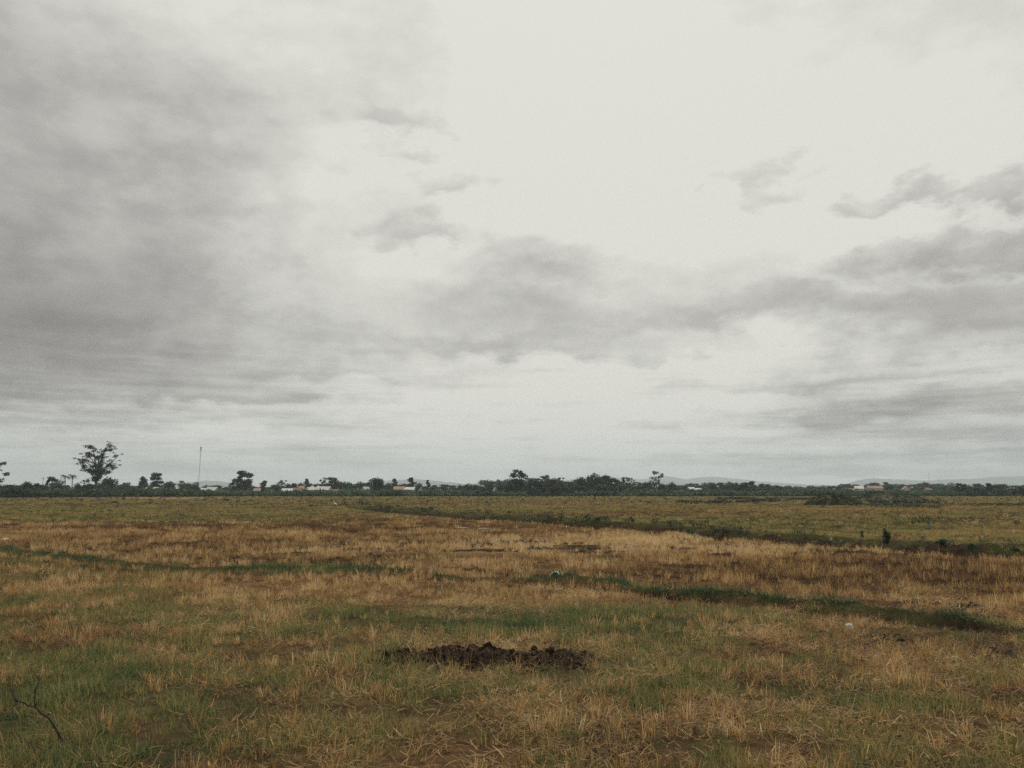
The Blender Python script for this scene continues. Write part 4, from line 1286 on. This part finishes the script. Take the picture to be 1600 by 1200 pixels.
def water_tank(px, py, d, label):
    p = at(px, py, d)
    e = tag(empty('water_tank', (p.x, d, 0)), label, 'water tank', 'white water tanks')
    T = MB()
    prof = [(0.0, -0.75), (0.62, -0.75), (0.68, -0.6), (0.68, 0.35), (0.55, 0.6), (0.22, 0.74), (0.2, 0.82), (0.0, 0.82)]
    V, Fc = [], []
    n = 16
    for r, z in prof:
        for k in range(n):
            V.append((r * math.cos(2 * math.pi * k / n), r * math.sin(2 * math.pi * k / n), p.z + z))
    for i in range(len(prof) - 1):
        for k in range(n):
            Fc.append((i * n + k, i * n + (k + 1) % n, (i + 1) * n + (k + 1) % n, (i + 1) * n + k))
    link('tank', mesh_of('tank', V, Fc, True), e, M['white'])
    for sx in (-0.45, 0.45):
        for sy in (-0.45, 0.45):
            L = MB()
            L.tube([(sx, sy, 0), (sx, sy, p.z - 0.75)], 0.05, 6)
            L.build('leg', M['steel'], e)


water_tank(488, 762, 334, 'left of two white water tanks above the hamlet roofs')
water_tank(497, 762, 334, 'right of two white water tanks above the hamlet roofs')


# ------------------------------------------------------------------ mast and poles
def mast():
    d = 430.0
    u = d / F
    b = at(309, HZ, d)
    H = (HZ - 695) * u + CAMH
    e = tag(empty('radio_mast', (b.x, d, 0)), 'tall thin lattice radio mast standing alone above the trees', 'mast')
    lean = 1.6 * u
    s = 0.15
    c3 = [(s * math.cos(a), s * math.sin(a)) for a in (0.5, 2.6, 4.7)]
    for cx, c2 in c3:
        L = MB()
        L.tube([(cx, c2, 0), (cx + lean * 0.5, c2, H * 0.5), (cx + lean, c2, H * 0.95)], 0.03, 6)
        L.build('leg', M['steel'], e)
    B = MB()
    n = 34
    for i in range(n):
        z0, z1 = H * 0.95 * i / n, H * 0.95 * (i + 1) / n
        for k in range(3):
            (ax, ay), (bx, by) = c3[k], c3[(k + 1) % 3]
            B.tube([(ax + lean * z0 / H, ay, z0), (bx + lean * z1 / H, by, z1)], 0.014, 4)
    B.build('bracing', M['steel'], e)
    for k, (z, a) in enumerate([(0.93, 0.3), (0.93, 2.4), (0.93, 4.5), (0.885, 1.2), (0.885, 3.6)]):
        A = MB()
        A.box((lean * z + 0.32 * math.cos(a), 0.32 * math.sin(a), H * z), (0.18, 0.18, 1.1), a)
        A.build('antenna', M['steel'], e)
    T = MB()
    T.tube([(lean * 0.95, 0, H * 0.94), (lean, 0, H)], [0.05, 0.025], 6)
    T.build('tip_rod', M['steel'], e)
    for a in (0.9, 3.0, 5.1):
        W = MB()
        W.tube([(lean * 0.8, 0, H * 0.8), (9 * math.cos(a), 9 * math.sin(a), 0)], 0.008, 4)
        W.build('guy_wire', M['steel'], e)


mast()


def pole(px, top, d, label, arm=True, r=0.10):
    b = at(px, HZ, d)
    H = (HZ - top) / F * d + CAMH
    e = tag(empty('utility_pole', (b.x, d, 0), R.uniform(-0.4, 0.4)), label, 'utility pole', 'utility poles')
    L = MB()
    L.tube([(0, 0, 0), (0, 0, H * 0.5), (0.03, 0, H)], [r, r * 0.85, r * 0.65], 8)
    L.build('post', M['pole'], e)
    if arm:
        A = MB()
        A.box((0, 0, H - 0.4), (1.3, 0.09, 0.1))
        A.build('crossarm', M['pole'], e)
        for sx in (-0.55, 0, 0.55):
            I = MB()
            I.tube([(sx, 0, H - 0.36), (sx, 0, H - 0.18)], [0.05, 0.03], 6)
            I.build('insulator', M['white'], e)


pole(66, 746, 300, 'thin utility pole left of the two palms')
pole(182, 748, 330, 'thin utility pole right of the tall open tree')
pole(1453, 738, 430, 'very thin tall pole over the trees behind the long dark mound', False, 0.06)


# ------------------------------------------------------------------ turned earth heaps with clods
def clod_mesh(seed):
    R.seed(seed)
    bm = bmesh.new()
    bmesh.ops.create_icosphere(bm, subdivisions=2, radius=1.0)
    ph = [R.uniform(0, 6.28) for _ in range(6)]
    for v in bm.verts:
        c = v.co
        k = 1 + 0.22 * math.sin(3.1 * c.x + ph[0]) * math.sin(2.7 * c.y + ph[1]) + 0.16 * math.sin(6.3 * c.z + ph[2] + 2 * c.x) + R.uniform(-0.14, 0.14)
        v.co = Vector((c.x * k, c.y * k * 0.85, c.z * k * 0.7))
    me = bpy.data.meshes.new('clod')
    bm.to_mesh(me)
    bm.free()
    me.materials.append(M['soil'])
    return me


CLODS = [clod_mesh(i + 1) for i in range(6)]
HEAP_LABEL = ['long heap of dark turned earth in the near green grass', 'small heap of dark earth beyond the white stone', 'dark earth heap at the right picture edge of the near field',
              'dark earth heap just beyond the green bund on the right', 'thin scatter of dark clods left of the white stone', 'small patch of dark clods behind the long earth heap']


def heap(i, px, py, hx, hy, H, label):
    R.seed(400 + i)
    c = gnd(px, py)
    d = c.y
    lx = hx / F * d
    ly = max(0.22, (gnd(px, py - hy).y - gnd(px, py + hy).y) / 2 * 0.75)
    z0 = float(height(np.array([c.x]), np.array([d]))[0])
    e = tag(empty('earth_heap', (c.x, d, z0)), label, 'earth heap', 'heaps of turned earth')
    nx, ny = (120, 44) if i == 0 else (50, 22)
    u, v = np.meshgrid(np.linspace(-1, 1, nx), np.linspace(-1, 1, ny), indexing='ij')
    x, y = u * lx, v * ly
    prof = 0.55 + 0.9 * (fbm(x + 3 * i, np.zeros_like(x), 0.35, 90 + i, 3) - 0.3)
    if i == 0:
        prof = prof + 0.18 * np.exp(-((u - 0.08) / 0.10) ** 2) + 0.35 * np.exp(-((u + 0.62) / 0.16) ** 2) + 0.25 * np.exp(-((u - 0.62) / 0.14) ** 2)
    env = np.clip(1 - np.abs(u) ** 5 - v ** 2, 0, 1)
    z = H * prof * env ** 0.7 * (0.7 + 0.6 * fbm(x, y, 0.15, 95 + i, 3)) + (fbm(x, y, 0.06, 99 + i, 3) - 0.5) * 0.085 * (env > 0) - 0.035
    V = np.stack([x.ravel(), y.ravel(), z.ravel()], 1)
    Q = [(a * ny + b, (a + 1) * ny + b, (a + 1) * ny + b + 1, a * ny + b + 1) for a in range(nx - 1) for b in range(ny - 1)]
    link('loose_soil', mesh_of('loose_soil', V, Q), e, M['soil'])
    n = int(40 + 120 * lx) if i == 0 else int(14 + 50 * lx)
    for k in range(n):
        for _ in range(9):
            a, b = R.gauss(0, 0.62), R.gauss(-0.1, 0.62)
            if abs(a) < 1.25 and abs(b) < 1.7:
                break
        ia, ib = int((np.clip(a, -1, 1) + 1) / 2 * (nx - 1)), int((np.clip(b, -1, 1) + 1) / 2 * (ny - 1))
        s = R.uniform(0.008, 0.028) if R.random() < 0.88 else R.uniform(0.03, 0.055)
        o = link('clod', R.choice(CLODS), e)
        o.location = (a * lx, b * ly, float(z[ia, ib]) + s * 0.15)
        o.rotation_euler = (R.uniform(0, 6), R.uniform(0, 6), R.uniform(0, 6))
        o.scale = (s * R.uniform(0.8, 1.3), s, s * R.uniform(0.7, 1.1))
    # straw and roots caught in the soil
    V, Fc = [], []
    for k in range(int(360 * lx)):
        a, b = R.uniform(-1.1, 1.1), R.gauss(0, 0.6)
        ia, ib = int((np.clip(a, -1, 1) + 1) / 2 * (nx - 1)), int((np.clip(b, -1, 1) + 1) / 2 * (ny - 1))
        blade(V, Fc, (a * lx, b * ly, float(z[ia, ib]) + 0.02), R.uniform(0, 6.28), R.uniform(0.3, 1.7), R.uniform(0.04, 0.17), 0.0040, R.uniform(-0.8, 1.4), 3, 0.5)
    o = link('caught_straw', mesh_of('caught_straw', V, Fc), e, M['straw_plain'])
    o['kind'] = 'stuff'


M['straw_plain'] = leaf_mat('caught_straw', (0.13, 0.085, 0.04), (0.42, 0.28, 0.13), 0.25)
for i_, (hp, lb) in enumerate(zip(HEAPS, HEAP_LABEL)):
    heap(i_, *hp, lb)


# ------------------------------------------------------------------ small things in the fields
def lump(name, px, py, size, mat, label, cat, seed, flat=0.7):
    R.seed(seed)
    c = gnd(px, py)
    d = c.y
    s = size / F * d / 2
    bm = bmesh.new()
    bmesh.ops.create_icosphere(bm, subdivisions=3, radius=1.0)
    ph = [R.uniform(0, 6.28) for _ in range(6)]
    for v in bm.verts:
        q = v.co
        k = 1 + 0.14 * math.sin(2.3 * q.x + ph[0]) + 0.12 * math.sin(3.1 * q.y + ph[1]) + 0.10 * math.sin(4.2 * q.z + ph[2] + q.x) + 0.05 * math.sin(9 * q.x + 7 * q.y + ph[3])
        v.co = Vector((q.x * k, q.y * k * 0.8, q.z * k * flat))
    me = bpy.data.meshes.new(name)
    bm.to_mesh(me)
    bm.free()
    me.polygons.foreach_set('use_smooth', [True] * len(me.polygons))
    o = link(name, me, None, mat)
    z0 = float(height(np.array([c.x]), np.array([d]))[0])
    o.location = (c.x, d, z0 + s * flat * 0.55)
    o.rotation_euler = (0, R.uniform(-0.2, 0.3), R.uniform(0, 3))
    o.scale = (s, s, s)
    return tag(o, label, cat)


lump('pale_stone', 1328, 984, 15, M['stone'], 'pale rounded stone in the near field right of centre', 'stone', 1, 0.75)
lump('pale_stone', 1494, 1028, 12, M['stone'], 'small pale stone beside the dark earth at the right edge', 'stone', 2, 0.6)
lump('plastic_bag', 1483, 864, 9, M['white'], 'crumpled white plastic bag in the far ditch', 'bag', 3, 0.6)
lump('plastic_bag', 1497, 865, 5, M['stone'], 'yellowish scrap of plastic beside the white bag in the ditch', 'plastic scrap', 6, 0.5)
lump('paper_scrap', 885, 815, 5, M['white'], 'white paper scrap on the ditch bank behind the golden stubble', 'paper scrap', 4, 0.7)
lump('pale_stone', 6, 845, 16, M['stone'], 'long pale stone at the left picture edge on the dark bund', 'stone', 5, 0.3)


def basin():
    """a tipped-over tub with a pale rim"""
    c = gnd(866, 904)
    d = c.y
    z0 = float(height(np.array([c.x]), np.array([d]))[0])
    e = tag(empty('plastic_tub', (c.x, d - 0.05, z0 + 0.05)), 'dark tub with pale blue rim tipped over at the edge of the bund', 'tub')
    e.rotation_euler = (math.radians(58), math.radians(-6), math.radians(-38))
    r0, r1, h = 0.085, 0.11, 0.15
    n = 22
    prof = [(0.0, -h), (r0, -h), (r1, 0.0), (r1 - 0.006, 0.0), (r0 - 0.006, -h + 0.006), (0.0, -h + 0.006)]
    V, Fc = [], []
    for r, z in prof:
        for k in range(n):
            V.append((r * math.cos(2 * math.pi * k / n), r * math.sin(2 * math.pi * k / n), z))
    for i in range(len(prof) - 1):
        for k in range(n):
            Fc.append((i * n + k, i * n + (k + 1) % n, (i + 1) * n + (k + 1) % n, (i + 1) * n + k))
    link('body', mesh_of('body', V, Fc, True), e, M['plastic_dark'])
    T = MB()
    T.tube([(r1 * math.cos(a), r1 * math.sin(a), 0.004) for a in np.linspace(0, 2 * math.pi, 29)], 0.010, 8)
    T.build('rim', M['plastic_blue'], e, True)


basin()


def egret(px, py, label):
    c = gnd(px, py)
    d = c.y
    e = tag(empty('egret', (c.x, d, 0.0), 0.4), label, 'bird')
    B = MB()
    prof = [(-0.24, 0.30, 0.012), (-0.16, 0.33, 0.05), (-0.05, 0.37, 0.085), (0.06, 0.41, 0.08), (0.12, 0.46, 0.045), (0.10, 0.53, 0.024), (0.05, 0.59, 0.020), (0.06, 0.65, 0.020), (0.11, 0.68, 0.030), (0.15, 0.675, 0.020), (0.17, 0.67, 0.008)]
    B.tube([(-p[0], 0, p[1]) for p in prof], [p[2] for p in prof], 10)
    B.build('body', M['feather'], e, True)
    K = MB()
    K.tube([(-0.165, 0, 0.672), (-0.25, 0, 0.655)], [0.010, 0.002], 6)
    K.build('beak', M['beak'], e)
    for sy in (-0.03, 0.03):
        L = MB()
        L.tube([(0.02, sy, 0.33), (0.03, sy, 0.17), (0.0, sy, 0.0), (-0.06, sy, 0.004)], [0.012, 0.007, 0.007, 0.004], 5)
        L.build('leg', M['plastic_dark'], e)


egret(523.5, 793, 'white egret standing in the field at the start of the ditch')


def stake():
    c = gnd(1450, 829)
    d = c.y
    z0 = float(height(np.array([c.x]), np.array([d]))[0])
    e = tag(empty('wooden_stake', (c.x, d, z0)), 'short brown stake rising from a grey bundle in the far field', 'stake')
    P = MB()
    P.tube([(0.01, 0, 0), (0.02, 0.01, 0.22), (0.05, 0.0, 0.44)], [0.04, 0.036, 0.03], 7)
    P.build('post', M['pole'], e)
    bm = bmesh.new()
    bmesh.ops.create_icosphere(bm, subdivisions=2, radius=1.0)
    for v in bm.verts:
        k = 1 + R.uniform(-0.1, 0.1)
        v.co = Vector((v.co.x * 0.11 * k, v.co.y * 0.10 * k, 0.12 + v.co.z * 0.13 * k))
    me = bpy.data.meshes.new('bundle')
    bm.to_mesh(me)
    bm.free()
    link('bundle', me, e, M['cloth'])


M['cloth'] = simple('grey_cloth', (0.13, 0.14, 0.15), 0.9, 0.25, 12)
stake()


def dead_branch():
    R.seed(9)
    d = 5.75
    g = at(98, 1158, d)
    e = tag(empty('dead_branch', (g.x, d, 0.0)), 'bare dark forked branch sticking up at the lower left', 'branch')
    o = Vector((g.x, d, 0.0))
    def path(lst, dy):
        return [at(a, b, d + dy * i / (len(lst) - 1)) - o for i, (a, b) in enumerate(lst)]
    for nm, lst, dy, r in (('stem', [(100, 1162), (88, 1140), (76, 1122), (64, 1113), (56, 1106), (46, 1101), (37, 1098), (28, 1097), (24, 1092)], -0.12, (0.017, 0.008)),
                           ('twig', [(26, 1096), (22, 1088), (18, 1080), (14, 1072), (12, 1066)], -0.1, (0.009, 0.003)),
                           ('twig', [(30, 1097), (26, 1089), (21, 1083), (17, 1076)], 0.12, (0.008, 0.003)),
                           ('twig', [(54, 1106), (54.5, 1096), (54, 1088), (57, 1078), (60, 1068), (59.5, 1060), (54, 1052), (50, 1046), (48, 1041)], 0.1, (0.011, 0.0025)),
                           ('twig', [(58, 1074), (53, 1080), (49, 1085), (46, 1091), (44, 1096)], 0.04, (0.007, 0.002)),
                           ('twig', [(60, 1064), (64, 1060), (67, 1057)], 0.0, (0.004, 0.002)),
                           ('twig', [(20, 1082), (19, 1070), (22, 1052), (26, 1036)], 0.1, (0.004, 0.0015))):
        P = path(lst, dy)
        pts = [p + Vector((R.uniform(-1, 1), R.uniform(-1, 1), R.uniform(-1, 1))) * 0.008 for p in P]
        n = len(pts)
        T = MB()
        T.tube(pts, [(r[0] + (r[1] - r[0]) * i / (n - 1)) * 0.52 * R.uniform(0.8, 1.25) for i in range(n)], 7)
        T.build(nm, M['twig'], e, True)


dead_branch()


def puddle():
    m, N = new_mat('puddle_water')
    b = N.n('ShaderNodeBsdfPrincipled')
    b.inputs['Base Color'].default_value = (0.06, 0.05, 0.04, 1)
    b.inputs['Roughness'].default_value = 0.45
    pos = N.n('ShaderNodeNewGeometry').outputs['Position']
    N.put(b.inputs['Normal'], bump(N, N.noise(pos, 6, 2), 0.04, 0.01))
    finish(N, b.outputs[0])
    for k, (px, py, rx) in enumerate(((722, 824.3, 9), (756, 825.3, 11))):
        c = gnd(px, py)
        rr = rx / F * c.y
        V = [(0, 0, 0)]
        n = 28
        for i in range(n):
            a = 2 * math.pi * i / n
            q = 1 + 0.18 * math.sin(3 * a + k) + 0.1 * math.sin(5 * a)
            V.append((rr * q * math.cos(a), 0.5 * q * math.sin(a), 0))
        o = link('puddle', mesh_of('puddle', V, [(0, 1 + i, 1 + (i + 1) % n) for i in range(n)]), None, m)
        o.location = (c.x, c.y, 0.0)
        tag(o, ('left' if k == 0 else 'right') + ' of two thin puddles in the golden stubble', 'puddle', kind='structure')


puddle()

# ------------------------------------------------------------------ the air
hb = MB()
hb.box((0, 3600, 93.0), (17600, 9000, 196.0))
hz = hb.build('haze', None)
mh = bpy.data.materials.new('haze')
mh.use_nodes = True
Nh = NT(mh.node_tree)
pv = Nh.n('ShaderNodeVolumePrincipled')
pv.inputs['Color'].default_value = (0.86, 0.94, 0.99, 1)
pv.inputs['Density'].default_value = 0.00021
pv.inputs['Anisotropy'].default_value = 0.2
oh = Nh.n('ShaderNodeOutputMaterial')
Nh.put(oh.inputs['Volume'], pv.outputs[0])
hz.data.materials.append(mh)
tag(hz, 'thin pale haze in the air over the fields', 'haze', kind='stuff')
